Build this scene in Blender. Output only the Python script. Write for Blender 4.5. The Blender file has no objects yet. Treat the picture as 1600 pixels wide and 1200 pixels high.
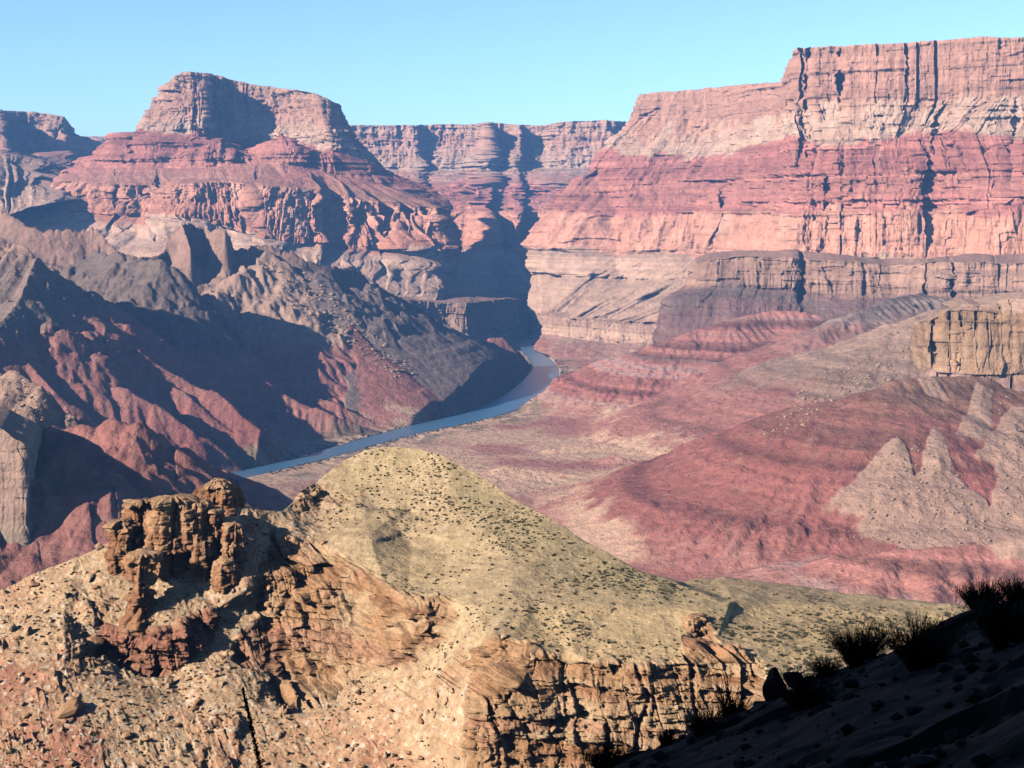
import bpy, math, random
import numpy as np
from mathutils.geometry import delaunay_2d_cdt
from mathutils import Vector

rng = np.random.RandomState(7)
random.seed(7)
SC = bpy.context.scene
COLL = SC.collection

# ------------------------------------------------------------------ camera, sky, sun
F = 2200.0; CX = 800.0; HY = 330.0          # focal length and horizon in photo pixels (1600x1200)
cam = bpy.data.cameras.new('camera')
cam.sensor_width = 36.0; cam.lens = 36.0 * F / 1600.0
cam.shift_y = -(600.0 - HY) / 1600.0
cam.clip_start = 0.3; cam.clip_end = 90000
cam_o = bpy.data.objects.new('camera', cam); COLL.objects.link(cam_o)
cam_o.location = (0, 0, 0); cam_o.rotation_euler = (math.radians(90), 0, 0)
SC.camera = cam_o

SUN_EL = math.radians(25.0)
SUN_AZ = math.radians(57.0)                 # behind the camera, this far round to the left
sun_to = Vector((-math.sin(SUN_AZ) * math.cos(SUN_EL), -math.cos(SUN_AZ) * math.cos(SUN_EL), math.sin(SUN_EL)))
world = bpy.data.worlds.new("World"); SC.world = world; world.use_nodes = True
nt = world.node_tree; bg = nt.nodes['Background']
sky = nt.nodes.new('ShaderNodeTexSky'); sky.sky_type = 'NISHITA'; sky.sun_disc = False
sky.sun_elevation = SUN_EL
sky.sun_rotation = math.atan2(sun_to.x, sun_to.y)
sky.altitude = 1700; sky.air_density = 1.0; sky.dust_density = 0.0; sky.ozone_density = 3.6
# extra dimming of the sky overhead, added to deepen shadows; horizon band stays bright
gt = nt.nodes.new('ShaderNodeTexCoord'); gs = nt.nodes.new('ShaderNodeSeparateXYZ'); nt.links.new(gt.outputs['Generated'], gs.inputs[0])
gm = nt.nodes.new('ShaderNodeMapRange'); gm.interpolation_type = 'SMOOTHSTEP'; nt.links.new(gs.outputs['Z'], gm.inputs[0])
gm.inputs[1].default_value = 0.16; gm.inputs[2].default_value = 0.60; gm.inputs[3].default_value = 1.0; gm.inputs[4].default_value = 0.46
gv = nt.nodes.new('ShaderNodeVectorMath'); gv.operation = 'SCALE'; nt.links.new(sky.outputs[0], gv.inputs[0]); nt.links.new(gm.outputs[0], gv.inputs['Scale'])
gc_ = nt.nodes.new('ShaderNodeVectorMath'); gc_.operation = 'MULTIPLY'; gc_.inputs[1].default_value = (.88, .965, 1.03); nt.links.new(gv.outputs[0], gc_.inputs[0])
nt.links.new(gc_.outputs[0], bg.inputs[0]); bg.inputs[1].default_value = 0.10
sl = bpy.data.lights.new('sun', 'SUN'); sl.energy = 5.0; sl.angle = math.radians(0.5); sl.color = (1.0, 0.90, 0.76)
so = bpy.data.objects.new('sun', sl); COLL.objects.link(so)
so.rotation_euler = (-sun_to).to_track_quat('-Z', 'Y').to_euler(); so.location = (0, 0, 3000)
SC.view_settings.view_transform = 'Standard'; SC.view_settings.look = 'None'
SC.view_settings.exposure = 1.13; SC.view_settings.gamma = 1.0
SC.render.engine = 'CYCLES'
SC.cycles.use_denoising = True
SC.cycles.max_bounces = 4; SC.cycles.diffuse_bounces = 0; SC.cycles.volume_bounces = 0
SC.cycles.transparent_max_bounces = 8

# ------------------------------------------------------------------ noise
TS = 64
TAB = (rng.rand(TS * TS * TS).astype(np.float32) * 2 - 1)

def vn(x, y, z=0.0, seed=0):
    x = np.asarray(x, np.float32) + seed * 7.31; y = np.asarray(y, np.float32) + seed * 3.77
    z = np.broadcast_to(np.asarray(z, np.float32) + seed * 5.13, np.broadcast(x, y).shape)
    x, y = np.broadcast_arrays(x, y)
    xf = np.floor(x); yf = np.floor(y); zf = np.floor(z)
    fx = x - xf; fy = y - yf; fz = z - zf
    xi = xf.astype(np.int32) & 63; yi = yf.astype(np.int32) & 63; zi = zf.astype(np.int32) & 63
    x1 = (xi + 1) & 63; y1 = (yi + 1) & 63; z1 = (zi + 1) & 63
    fx = fx * fx * (3 - 2 * fx); fy = fy * fy * (3 - 2 * fy); fz = fz * fz * (3 - 2 * fz)
    def T(i, j, k): return TAB[(i * 64 + j) * 64 + k]
    a = T(xi, yi, zi); a = a + (T(x1, yi, zi) - a) * fx
    b = T(xi, y1, zi); b = b + (T(x1, y1, zi) - b) * fx
    c = T(xi, yi, z1); c = c + (T(x1, yi, z1) - c) * fx
    d = T(xi, y1, z1); d = d + (T(x1, y1, z1) - d) * fx
    a = a + (b - a) * fy; c = c + (d - c) * fy
    return a + (c - a) * fz

def fbm(x, y, z=0.0, o=4, seed=0, g=0.5):
    r = 0; a = 1.0; s = 0
    for i in range(o):
        k = 2.03 ** i
        r = r + a * vn(np.asarray(x) * k, np.asarray(y) * k, np.asarray(z) * k, seed + i * 3); s += a; a *= g
    return r / s

def ridged(x, y, z=0.0, o=3, seed=0, g=0.5):      # 1 on crests, 0 in sharp creases
    r = 0; a = 1.0; s = 0
    for i in range(o):
        k = 2.03 ** i
        r = r + a * np.abs(vn(np.asarray(x) * k, np.asarray(y) * k, np.asarray(z) * k, seed + i * 3)) ; s += a; a *= g
    return np.minimum(r / s * 2.0, 1.4)

def blocks(u, v, w, h, seed=0):                 # angular jointed blocks: a random step per cell, with irregular joints
    u = u / w + .28 * vn(u / w * .8, v / h * .8, 0, seed + 70); v = v / h + .22 * vn(u * .7, v / h * .7, 3, seed + 71)
    i = np.floor(u); v = v + TAB[(i.astype(np.int64) * 7919 + seed * 31) & 262143] * .5; j = np.floor(v)
    r = TAB[(i.astype(np.int64) * 7919 + j.astype(np.int64) * 104729 + seed * 1013) & 262143]
    e = np.minimum(np.minimum(u - i, 1 - u + i) * w, np.minimum(v - j, 1 - v + j) * h)
    return r, e

def sst(a, b, x):
    t = np.clip((x - a) / (b - a), 0, 1); return t * t * (3 - 2 * t)

def box(a, w, ax):
    if w < 2: return a
    pad = [(0, 0)] * a.ndim; pad[ax] = (w, w)
    p = np.pad(a, pad, mode='edge'); c = np.cumsum(p, axis=ax)
    n = a.shape[ax]; h = w // 2
    hi = np.take(c, np.arange(n) + w + h, axis=ax); lo = np.take(c, np.arange(n) + w - h - 1, axis=ax)
    return (hi - lo) / (2 * h + 1)

def W(px, py, Y):
    px = np.asarray(px, float); py = np.asarray(py, float); Y = np.asarray(Y, float)
    return np.stack([(px - CX) / F * Y, Y, (HY - py) / F * Y], -1)

# ------------------------------------------------------------------ materials
def rock_mat(name, s1, s2, bump, v=0.28, rough=0.95):
    m = bpy.data.materials.new(name); m.use_nodes = True
    n = m.node_tree.nodes; l = m.node_tree.links
    b = n['Principled BSDF']; b.inputs['Roughness'].default_value = rough
    b.inputs['Specular IOR Level'].default_value = 0.12
    at = n.new('ShaderNodeAttribute'); at.attribute_name = 'Col'
    tc = n.new('ShaderNodeTexCoord')
    n1 = n.new('ShaderNodeTexNoise'); n1.inputs['Scale'].default_value = s1; n1.inputs['Detail'].default_value = 6; n1.inputs['Roughness'].default_value = 0.65
    n2 = n.new('ShaderNodeTexNoise'); n2.inputs['Scale'].default_value = s2; n2.inputs['Detail'].default_value = 3
    l.new(tc.outputs['Object'], n1.inputs['Vector']); l.new(tc.outputs['Object'], n2.inputs['Vector'])
    mr = n.new('ShaderNodeMapRange'); mr.inputs[1].default_value = 0.3; mr.inputs[2].default_value = 0.7
    mr.inputs[3].default_value = 1 - v; mr.inputs[4].default_value = 1 + v
    l.new(n1.outputs['Fac'], mr.inputs[0])
    mr2 = n.new('ShaderNodeMapRange'); mr2.inputs[1].default_value = 0.3; mr2.inputs[2].default_value = 0.7
    mr2.inputs[3].default_value = 1 - v * .6; mr2.inputs[4].default_value = 1 + v * .6
    l.new(n2.outputs['Fac'], mr2.inputs[0])
    mu = n.new('ShaderNodeMath'); mu.operation = 'MULTIPLY'; l.new(mr.outputs[0], mu.inputs[0]); l.new(mr2.outputs[0], mu.inputs[1])
    vm = n.new('ShaderNodeVectorMath'); vm.operation = 'SCALE'
    l.new(at.outputs['Color'], vm.inputs[0]); l.new(mu.outputs[0], vm.inputs['Scale'])
    l.new(vm.outputs[0], b.inputs['Base Color'])
    bp = n.new('ShaderNodeBump'); bp.inputs['Strength'].default_value = 1.0; bp.inputs['Distance'].default_value = bump
    l.new(n1.outputs['Fac'], bp.inputs['Height']); l.new(bp.outputs[0], b.inputs['Normal'])
    return m

M_FAR = rock_mat('layered_rock_far', 1 / 45, 1 / 14, 14.0, 0.16)
M_MID = rock_mat('layered_rock_mid', 1 / 18, 1 / 4, 8.0, 0.17)
M_FORE = rock_mat('stony_ground_near', 1 / 3.0, 1 / 0.7, 0.9, 0.26)
M_NEAR = rock_mat('shaded_dirt', 1 / 0.5, 1 / 0.09, 0.10, 0.35)

def plain_mat(name, col, v=0.3, scale=3.0, rough=0.9):
    m = bpy.data.materials.new(name); m.use_nodes = True
    n = m.node_tree.nodes; l = m.node_tree.links
    b = n['Principled BSDF']; b.inputs['Roughness'].default_value = rough; b.inputs['Specular IOR Level'].default_value = 0.15
    tc = n.new('ShaderNodeTexCoord'); oi = n.new('ShaderNodeObjectInfo')
    ns = n.new('ShaderNodeTexNoise'); ns.inputs['Scale'].default_value = scale; ns.inputs['Detail'].default_value = 4
    l.new(tc.outputs['Object'], ns.inputs['Vector'])
    ad = n.new('ShaderNodeMath'); ad.operation = 'ADD'; l.new(ns.outputs['Fac'], ad.inputs[0])
    ml = n.new('ShaderNodeMath'); ml.operation = 'MULTIPLY'; ml.inputs[1].default_value = 0.5; l.new(oi.outputs['Random'], ml.inputs[0]); l.new(ml.outputs[0], ad.inputs[1])
    mr = n.new('ShaderNodeMapRange'); mr.inputs[1].default_value = 0.3; mr.inputs[2].default_value = 1.2
    mr.inputs[3].default_value = 1 - v; mr.inputs[4].default_value = 1 + v; l.new(ad.outputs[0], mr.inputs[0])
    rgb = n.new('ShaderNodeRGB'); rgb.outputs[0].default_value = (*col, 1)
    vm = n.new('ShaderNodeVectorMath'); vm.operation = 'SCALE'; l.new(rgb.outputs[0], vm.inputs[0]); l.new(mr.outputs[0], vm.inputs['Scale'])
    l.new(vm.outputs[0], b.inputs['Base Color'])
    return m

# ------------------------------------------------------------------ mesh helpers
def make_mesh(name, co, quads, col=None, mat=None, smooth=True, tris=None):
    me = bpy.data.meshes.new(name)
    co = np.ascontiguousarray(co.reshape(-1, 3), np.float32)
    parts = []; 
    nq = 0 if quads is None else len(quads); ntri = 0 if tris is None else len(tris)
    me.vertices.add(len(co)); me.vertices.foreach_set('co', co.ravel())
    loops = np.concatenate([a for a in ((quads.ravel() if nq else None), (tris.ravel() if ntri else None)) if a is not None]).astype(np.int32)
    me.loops.add(len(loops)); me.loops.foreach_set('vertex_index', loops)
    st = np.concatenate([np.arange(nq) * 4, nq * 4 + np.arange(ntri) * 3]).astype(np.int32)
    me.polygons.add(nq + ntri); me.polygons.foreach_set('loop_start', st)
    try: me.polygons.foreach_set('loop_total', np.concatenate([np.full(nq, 4), np.full(ntri, 3)]).astype(np.int32))
    except Exception: pass
    me.polygons.foreach_set('use_smooth', np.full(nq + ntri, smooth))
    if col is not None:
        a = me.color_attributes.new('Col', 'FLOAT_COLOR', 'POINT')
        c4 = np.ones((len(co), 4), np.float32); c4[:, :3] = np.clip(col.reshape(-1, 3) * .70, 0.004, 0.9)
        a.data.foreach_set('color', c4.ravel())
    me.update(calc_edges=True)
    if mat: me.materials.append(mat)
    return me

def add(name, me, parent=None):
    o = bpy.data.objects.new(name, me); COLL.objects.link(o)
    if parent: o.parent = parent
    return o

def tag(o, label=None, cat=None, group=None, kind=None):
    if label: o['label'] = label
    if cat: o['category'] = cat
    if group: o['group'] = group
    if kind: o['kind'] = kind
    return o

def gridquads(nr, nc, flip=False):
    i = np.arange((nr - 1) * nc).reshape(nr - 1, nc)[:, :-1].ravel()
    q = np.stack([i, i + nc, i + nc + 1, i + 1], -1)
    return q[:, ::-1] if flip else q

C = np.array
REDW = C([.60, .285, .20]); REDW2 = C([.50, .215, .145]); SUPAI = C([.42, .165, .135]); SUPAI2 = C([.47, .20, .155])
BUFF = C([.50, .295, .205]); PINK = C([.46, .24, .172]); PALE = C([.55, .365, .27]); TONTO = C([.53, .335, .245]); TONTO2 = C([.47, .30, .225])
DOX = C([.295, .108, .09]); DOX2 = C([.375, .16, .132]); DARKG = C([.15, .108, .092]); OLIVE = C([.20, .165, .115]); TAL = C([.43, .275, .205])
TAP = C([.34, .20, .15]); PURP = C([.20, .115, .105]); FLOOR = C([.64, .405, .285])

# ------------------------------------------------------------------ lofted canyon walls
def loft(name, levels, secs, ncols, seed=0, but=None, lamb=420., notches=(), mat=M_FAR, smooth_w=5, label=None, cat='cliff', back=2500., backamp=12., jit=17.):
    K = len(levels[0]); L = np.array(levels, float)             # (nl,K,3) photo column, photo row, distance
    nl = len(L)
    step = np.sqrt(np.diff(L[:, :, 0], axis=1) ** 2 + (np.diff(L[:, :, 2], axis=1) * .05) ** 2).mean(0)
    cu = np.concatenate([[0], np.cumsum(step)]); uu = np.linspace(0, cu[-1], ncols)
    G = np.stack([np.stack([np.interp(uu, cu, L[i, :, k]) for k in range(3)], -1) for i in range(nl)])  # nl,nc,3
    G = box(G, smooth_w, 1)
    for (p0, p1, l0, l1, dep, e) in notches:
        for i in range(nl):
            if l0 <= i <= l1:
                wob = 2.5 * vn(np.full(1, i * 1.7), np.full(1, p0 * .1))[0]
                m = sst(p0 - e + wob, p0 + wob, G[i, :, 0]) * (1 - sst(p1 + wob, p1 + e + wob, G[i, :, 0]))
                G[i, :, 2] += m * dep; 
    P = W(G[..., 0], G[..., 1], G[..., 2])                       # world
    # plateau behind the rim
    top = P[0].copy(); top[:, 1] += back; top[:, 0] *= (P[0][:, 1] + back) / P[0][:, 1] * .98
    bt_ = (0, .2, .35, .48, .6, .7, .78, .85, .9, .94, .97, .99); nb = len(bt_)
    rows = [top + (P[0] - top) * t for t in bt_]
    rt = [(-1, 0)] * nb
    wl = np.zeros(nl) if but is None else np.array(but, float)
    wb = [0] * 6 + [.1 * wl[0], .2 * wl[0], .3 * wl[0], .45 * wl[0], .6 * wl[0], .8 * wl[0]]
    for i, s in enumerate(secs):
        n = s['n']
        for k in range(n + (1 if i == len(secs) - 1 else 0)):
            t = k / n; rows.append(P[i] + (P[i + 1] - P[i]) * t); rt.append((i, t)); wb.append(wl[i] + (wl[i + 1] - wl[i]) * t)
    V = np.stack(rows).astype(np.float32); nr = len(V)
    si = np.array([r[0] for r in rt]); tt = np.array([r[1] for r in rt]); wb = np.array(wb)[:, None]
    def par(k, d=0.0, w=5):
        a = np.array([d if s < 0 else secs[s].get(k, d) for s in si], float)
        return box(a, w, 0)[:, None].astype(np.float32) if w > 1 else a[:, None]
    du = np.gradient(V, axis=1); dv = np.gradient(V, axis=0)
    N = -np.cross(du, dv); N[..., 2] = 0
    N[:nb] = N[nb]
    N = box(box(N, 15, 1), 15, 0); N /= np.linalg.norm(N, axis=-1, keepdims=True) + 1e-6
    X, Y, Z = V[..., 0], V[..., 1], V[..., 2]
    s_al = np.cumsum(np.linalg.norm(np.diff(V[..., :2], axis=1, prepend=V[:, :1, :2]), axis=-1), axis=1)
    s_al = np.broadcast_to(s_al[min(8, nr - 1)], s_al.shape)
    wz = fbm(X / 160, Y / 160, Z / 120, 2, seed + 40)
    D = wb * (ridged(X / lamb + .12 * wz, Y / lamb, Z / (lamb * 3), 2, seed + 1) - .5)
    lf = 55.
    D = D + 1.15 * par('flu') * ((ridged(X / lf, Y / lf, Z / (lf * 7), 4, seed + 5, .6) - .6) + .9 * fbm(X / 130, Y / 130, Z / 500, 2, seed + 6))
    ck = np.abs(vn(X / 95 + .2 * wz, Y / 95, Z / 700, seed + 11)); pres = sst(-.1, .5, vn(X / 260, Y / 260, Z / 160, seed + 12))
    D = D - par('crack') * (1 - sst(0.0, .11, ck)) * pres
    zz = Z + 14 * fbm(X / 500, Y / 500, 0, 2, seed + 20)
    lay = fbm(zz / 30, zz * 0 + seed, X / 900, 3, seed + 21)
    lay2 = np.tanh(lay * 5)
    D = D + 1.5 * par('led') * lay2 * (.7 + .6 * vn(X / 200, Y / 200, Z / 60, seed + 22))
    tq = np.clip(tt, 0, 1)[:, None]
    hump = (4 * tq * (1 - tq)) ** .5
    gl = par('gl', 70., 1)
    D = D + par('gul') * hump * (ridged(s_al / gl + .35 * wz, tq * .45, si[:, None] * 1.0, 3, seed + 30) - .45)
    flw = par('flu')
    b1, e1 = blocks(s_al, Z, 34., 95., seed); b2, e2 = blocks(s_al, Z, 15., 38., seed + 1); b3, e3 = blocks(s_al, Z, 75., 210., seed + 2)
    D = D + flw * (.6 * b1 + .32 * b2 + .8 * b3) + par('led') * .8 * blocks(s_al, Z, 60., 13., seed + 3)[0]
    D = D + par('spur', 0., 9) * (fbm(s_al / 210 + .4 * wz, tq * .35 + si[:, None] * .2, 0, 4, seed + 31, .5) * 1.6 + .35 * (ridged(s_al / 60 + .5 * wz, tq * .6, 3, 3, seed + 32) - .5))
    D = D + par('rough', 3.) * fbm(X / 22, Y / 22, Z / 22, 3, seed + 33)
    V = V + N * D[..., None]
    V[..., 2] += par('rough', 3.) * .6 * fbm(X / 26, Y / 26, Z / 26, 2, seed + 36) * (np.arange(nr)[:, None] > 3)
    V[nb:nb + 4, :, 2] += (np.array([1, .7, .4, .15])[:, None] * 7 * fbm(X[nb:nb + 4] / 60, Y[nb:nb + 4] / 60, 0, 3, seed + 37))
    V[:nb, :, 2] += backamp * fbm(X[:nb] / 260, Y[:nb] / 260, 0, 4, seed + 38) * sst(0, 150, P[0][None, :, 1] * -1 + Y[:nb])
    # colour
    c0 = C([secs[max(s, 0)]['c0'] for s in si])[:, None, :]; c1 = C([secs[max(s, 0)]['c1'] for s in si])[:, None, :]
    rj = np.clip(np.arange(nr)[:, None] + np.round(par('jit', jit, 1) * (wz + .8 * fbm(s_al / 40, Z / 200, 0, 3, seed + 60))), 0, nr - 1).astype(int)
    c0 = c0[rj[..., None], 0, np.arange(3)]; c1 = c1[rj[..., None], 0, np.arange(3)]; tq = tq[rj, 0]
    mixn = np.clip(tq + .35 * wz + .25 * lay, 0, 1)[..., None]
    col = c0 + (c1 - c0) * mixn
    col = box(col, 7, 0)
    stc = par('st', .12); skc = par('sk', .12)
    fine = vn(zz / 7, zz * 0 + 3.3, X / 700, seed + 50) * .6 + vn(zz / 16, zz * 0 + 9.3, X / 900, seed + 51)
    lum = 1 + stc * 1.25 * fine + .10 * np.minimum(flw, 12) / 12 * b2 + .05 * b1 + skc * (fbm(s_al / 14, Z / 160, 0, 3, seed + 52) * 1.4) + .10 * fbm(X / 90, Y / 90, Z / 60, 3, seed + 53)
    col = col * lum[..., None]
    pc = C([secs[max(s, 0)].get('pc', secs[max(s, 0)]['c1']) for s in si])[:, None, :]
    pa = par('pa', 0.)
    pm = sst(.05, .45, fbm(s_al / 70 + .3 * wz, Z / 130, 0, 3, seed + 55) - .15 + pa - .25) * np.minimum(pa * 2.5, 1)
    col = col + (pc - col) * pm[..., None]
    me = make_mesh(name, V, gridquads(nr, ncols), col, mat)
    o = add(name, me); tag(o, label, cat, None, 'structure')
    return o, V, col

# ---- far plateau rim at the head of the canyon
far = [
 [(100,213,10800),(170,214,10500),(300,205,10000),(470,198,9300),(537,196,9000),(655,195,8950),(666,195,9080),(740,194,8950),(762,192,8750),(770,192,8990),(788,193,9000),(812,195,8820),(820,195,9000),(845,196,8950),(875,190,8850),(950,187,8750),(962,189,8760),(972,190,9000),(985,194,9300),(1030,196,9500),(1150,200,9800)],
]
def lev(py, dY, ovr=None):
    r = []
    for i, (px, _, Y) in enumerate(far[0]):
        p = py if ovr is None or i not in ovr else ovr[i]
        r.append((px, p, Y + dY))
    return r
far.append(lev(228, -40)); far.append(lev(262, -230, {0: 240, 1: 240}))
far.append(lev(290, -700, {0: 262, 1: 262})); far.append(lev(331, -1300)); far.append(lev(386, -1480)); far.append(lev(432, -2200)); far.append(lev(480, -2700))
loft('far_plateau', far, [
 dict(n=70, c0=BUFF*.95, c1=PINK, flu=16, crack=30, led=7, st=.16, sk=.14),
 dict(n=70, c0=PINK, c1=PALE, flu=20, crack=18, led=8, st=.10, sk=.12, pc=PALE, pa=.35),
 dict(n=50, c0=PALE*.8, c1=SUPAI2, gul=36, led=16, st=.16, gl=110.),
 dict(n=60, c0=SUPAI, c1=SUPAI2, flu=10, led=22, st=.22, gul=26),
 dict(n=70, c0=REDW, c1=REDW2, flu=24, crack=30, led=3, sk=.2),
 dict(n=60, c0=TONTO, c1=TONTO2, gul=40, gl=120., led=5), dict(n=30, c0=TONTO2, c1=TONTO, gul=24, gl=150., led=4),
], 900, 3, [40, 60, 110, 150, 130, 130, 70, 30], 380., cat='plateau',
 label='long flat-topped pink plateau rim closing the head of the canyon')

# ---- mesa at the far left edge
lm = [
 [(-260,166,7500),(-60,170,7150),(-8,171,7200),(2,172,7600),(40,174,7800),(72,177,7760),(78,178,7560),(101,182,7560),(110,198,7800),(124,212,8100),(136,216,8500),(160,222,9200)],
 [(-260,235,7350),(-60,236,7000),(8,236,7060),(14,238,7430),(45,240,7600),(66,240,7560),(72,236,7380),(100,234,7400),(116,240,7650),(128,242,7950),(140,240,8300),(165,245,9000)],
 [(-260,262,6900),(-60,252,6500),(0,238,6300),(20,240,6300),(45,246,6350),(60,250,6400),(75,256,6450),(95,268,6500),(115,262,6700),(128,262,7000),(142,262,7600),(170,268,8500)],
 [(-260,350,5300),(-60,345,5200),(0,338,5200),(20,334,5250),(45,328,5300),(60,322,5350),(75,318,5400),(95,312,5600),(115,305,5900),(128,305,6300),(142,305,6800),(170,310,7600)],
]
loft('far_mesa', lm, [
 dict(n=110, c0=BUFF*.9, c1=PINK, flu=22, crack=25, led=7, st=.14, pc=PALE, pa=.25),
 dict(n=36, c0=SUPAI2, c1=TONTO2*.8, gul=30, led=8),
 dict(n=110, c0=TONTO2*1.0, c1=TONTO*1.0, gul=120, gl=210., led=5, rough=5),
], 420, 60, [40, 60, 60, 120], 300., cat='mesa', label='small pink mesa with a shadowed face at the far left edge')

# ---- big flat-topped butte
bt = [
 [(262,152,6400),(248,156,5830),(264,146,5740),(278,121,5700),(296,112,5680),(319,114,5690),(327,116,5910),(390,131,5940),(436,138,5880),(452,139,5740),(496,147,5580),(515,160,5600),(522,166,5750)],
 [(250,185,6350),(236,180,5760),(256,178,5660),(280,170,5620),(300,165,5610),(320,166,5620),(329,168,5850),(388,176,5880),(440,182,5780),(470,184,5650),(506,186,5500),(540,204,5560),(552,218,5720)],
 [(228,226,6300),(222,203,5700),(248,206,5600),(272,208,5560),(300,210,5550),(321,213,5560),(336,216,5790),(385,228,5810),(440,230,5700),(475,232,5600),(520,237,5430),(576,250,5520),(598,264,5700)],
 [(160,246,6000),(150,236,5760),(186,208,5560),(240,222,5490),(285,224,5460),(325,222,5450),(345,215,5450),(388,238,5530),(439,208,5400),(475,232,5430),(520,248,5380),(590,268,5420),(648,284,5620)],
 [(90,276,5700),(112,268,5420),(187,260,5370),(235,261,5350),(275,263,5330),(320,262,5310),(345,259,5310),(400,256,5300),(441,255,5280),(487,264,5290),(530,274,5300),(610,292,5330),(694,310,5560)],
 [(55,296,5600),(105,284,5260),(187,289,5160),(235,290,5130),(275,288,5110),(310,286,5095),(350,285,5090),(394,289,5070),(448,294,5060),(508,297,5060),(575,316,5110),(688,326,5190),(698,329,5520)],
 [(10,330,5450),(58,326,5150),(187,338,5020),(235,338,5000),(275,341,4985),(310,346,4975),(370,364,4950),(410,378,4930),(440,387,4920),(508,381,4930),(585,390,5000),(700,396,5110),(708,398,5420)],
 [(-60,410,4900),(-20,410,4700),(120,425,4560),(220,440,4500),(260,445,4450),(310,450,4400),(370,455,4400),(410,460,4400),(440,460,4400),(500,462,4420),(580,466,4570),(690,472,4640),(722,468,5000)],
]
bt = [[(a_, b_, y_ * 1.1) for a_, b_, y_ in L_] for L_ in bt]
loft('butte', bt, [
 dict(n=46, c0=BUFF*.9, c1=PINK, flu=16, crack=22, led=7, st=.16),
 dict(n=52, c0=PINK, c1=PALE, flu=20, crack=14, led=6, pc=PALE, pa=.35),
 dict(n=34, c0=SUPAI*1.05, c1=SUPAI, gul=26, led=9, st=.18),
 dict(n=44, c0=SUPAI, c1=SUPAI2, flu=7, led=12, st=.28, gul=22),
 dict(n=34, c0=SUPAI2*1.05, c1=PINK*.85, gul=14, led=3, st=.10),
 dict(n=90, c0=REDW, c1=REDW2, flu=22, crack=34, led=5, sk=.2, st=.12, pc=TONTO*1.05, pa=.22),
 dict(n=70, c0=TONTO*1.05, c1=TONTO*1.0, gul=8, spur=70, gl=150., led=3),
], 900, 100, [30, 40, 60, 70, 40, 85, 95, 60], 300.,
 notches=[(514,536,5,6,110,3),(596,608,5,6,80,3),(632,640,5,6,50,3),(660,666,5,6,40,3),(396,402,5,6,40,3),(182,186,5,6,35,3),(247,251,5,6,40,3)],
 back=130., cat='butte', label='tall flat-topped red butte with a dark shadowed alcove, left of the river gorge')

# ---- palisade wall on the right
pal = [
 [(1012,176,7400),(1003,147,6300),(1045,143,6180),(1109,137,6020),(1160,132,5820),(1225,127,5450),(1232,105,5150),(1247,76,5050),(1311,74,4980),(1375,68,4910),(1450,64,4850),(1555,57,4740),(1600,58,4700),(1780,52,4520)],
 [(1002,205,7300),(990,182,6220),(1045,188,6090),(1109,186,5920),(1160,184,5720),(1222,178,5370),(1232,168,5090),(1247,160,4990),(1311,158,4920),(1375,156,4850),(1450,155,4790),(1555,150,4680),(1600,150,4640),(1780,145,4450)],
 [(975,252,7200),(944,236,6150),(1030,244,5980),(1105,244,5820),(1150,236,5620),(1222,216,5290),(1236,212,5010),(1262,220,4930),(1315,224,4860),(1375,220,4790),(1431,212,4720),(1500,209,4620),(1600,216,4560),(1780,214,4380)],
 [(925,300,7000),(905,275,6020),(1000,290,5850),(1095,285,5700),(1140,280,5520),(1215,278,5170),(1232,276,4900),(1255,275,4830),(1311,275,4750),(1375,274,4690),(1445,272,4600),(1530,272,4510),(1600,272,4460),(1780,270,4280)],
 [(890,331,6800),(860,330,5900),(980,335,5650),(1090,333,5500),(1135,333,5360),(1200,334,5040),(1232,334,4790),(1250,333,4710),(1311,332,4640),(1375,331,4580),(1450,329,4500),(1530,331,4400),(1600,321,4350),(1780,322,4180)],
 [(850,388,6700),(822,386,5850),(960,395,5550),(1080,392,5410),(1125,398,5290),(1195,400,4990),(1232,402,4740),(1250,402,4660),(1311,404,4590),(1375,406,4530),(1450,408,4450),(1530,410,4350),(1600,412,4300),(1780,414,4130)],
 [(848,432,6450),(835.8,428.3,5738.5),(912.7,432.6,5470.8),(983.4,436,5387.7),(1091.5,436,5218.5),(1146.2,436,4991.5),(1206.7,436,4716.2),(1247.1,436,4516.9),(1291.4,436,4430.8),(1358.8,436,4330.8),(1433.8,437.5,4238.5),(1517.7,439.7,4160.8),(1594.6,440,4103.8),(1780,440,3950)],
 [(846,478,6200),(838,490,5600),(850,491,5350),(900,497,5220),(950,504,5120),(1010,503,5020),(1050,500,4850),(1080,500,4650),(1180,480,4400),(1280,470,4250),(1350,470,4100),(1450,470,3950),(1600,470,3850),(1780,470,3700)],
 [(848,518,6150),(839,519,5570),(852,522,5310),(900,528,5170),(950,536,5070),(1010,534,4970),(1050,520,4800),(1080,520,4600),(1180,500,4380),(1280,490,4230),(1350,490,4080),(1450,490,3930),(1600,490,3830),(1780,490,3680)],
 [(838,530,5900),(830,534,5450),(836,546,5050),(880,566,4680),(930,580,4450),(1010,575,4450),(1050,570,4450),(1080,570,4400),(1180,560,4200),(1280,550,4100),(1350,550,4000),(1450,550,3850),(1600,550,3750),(1780,550,3600)],
]
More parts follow.
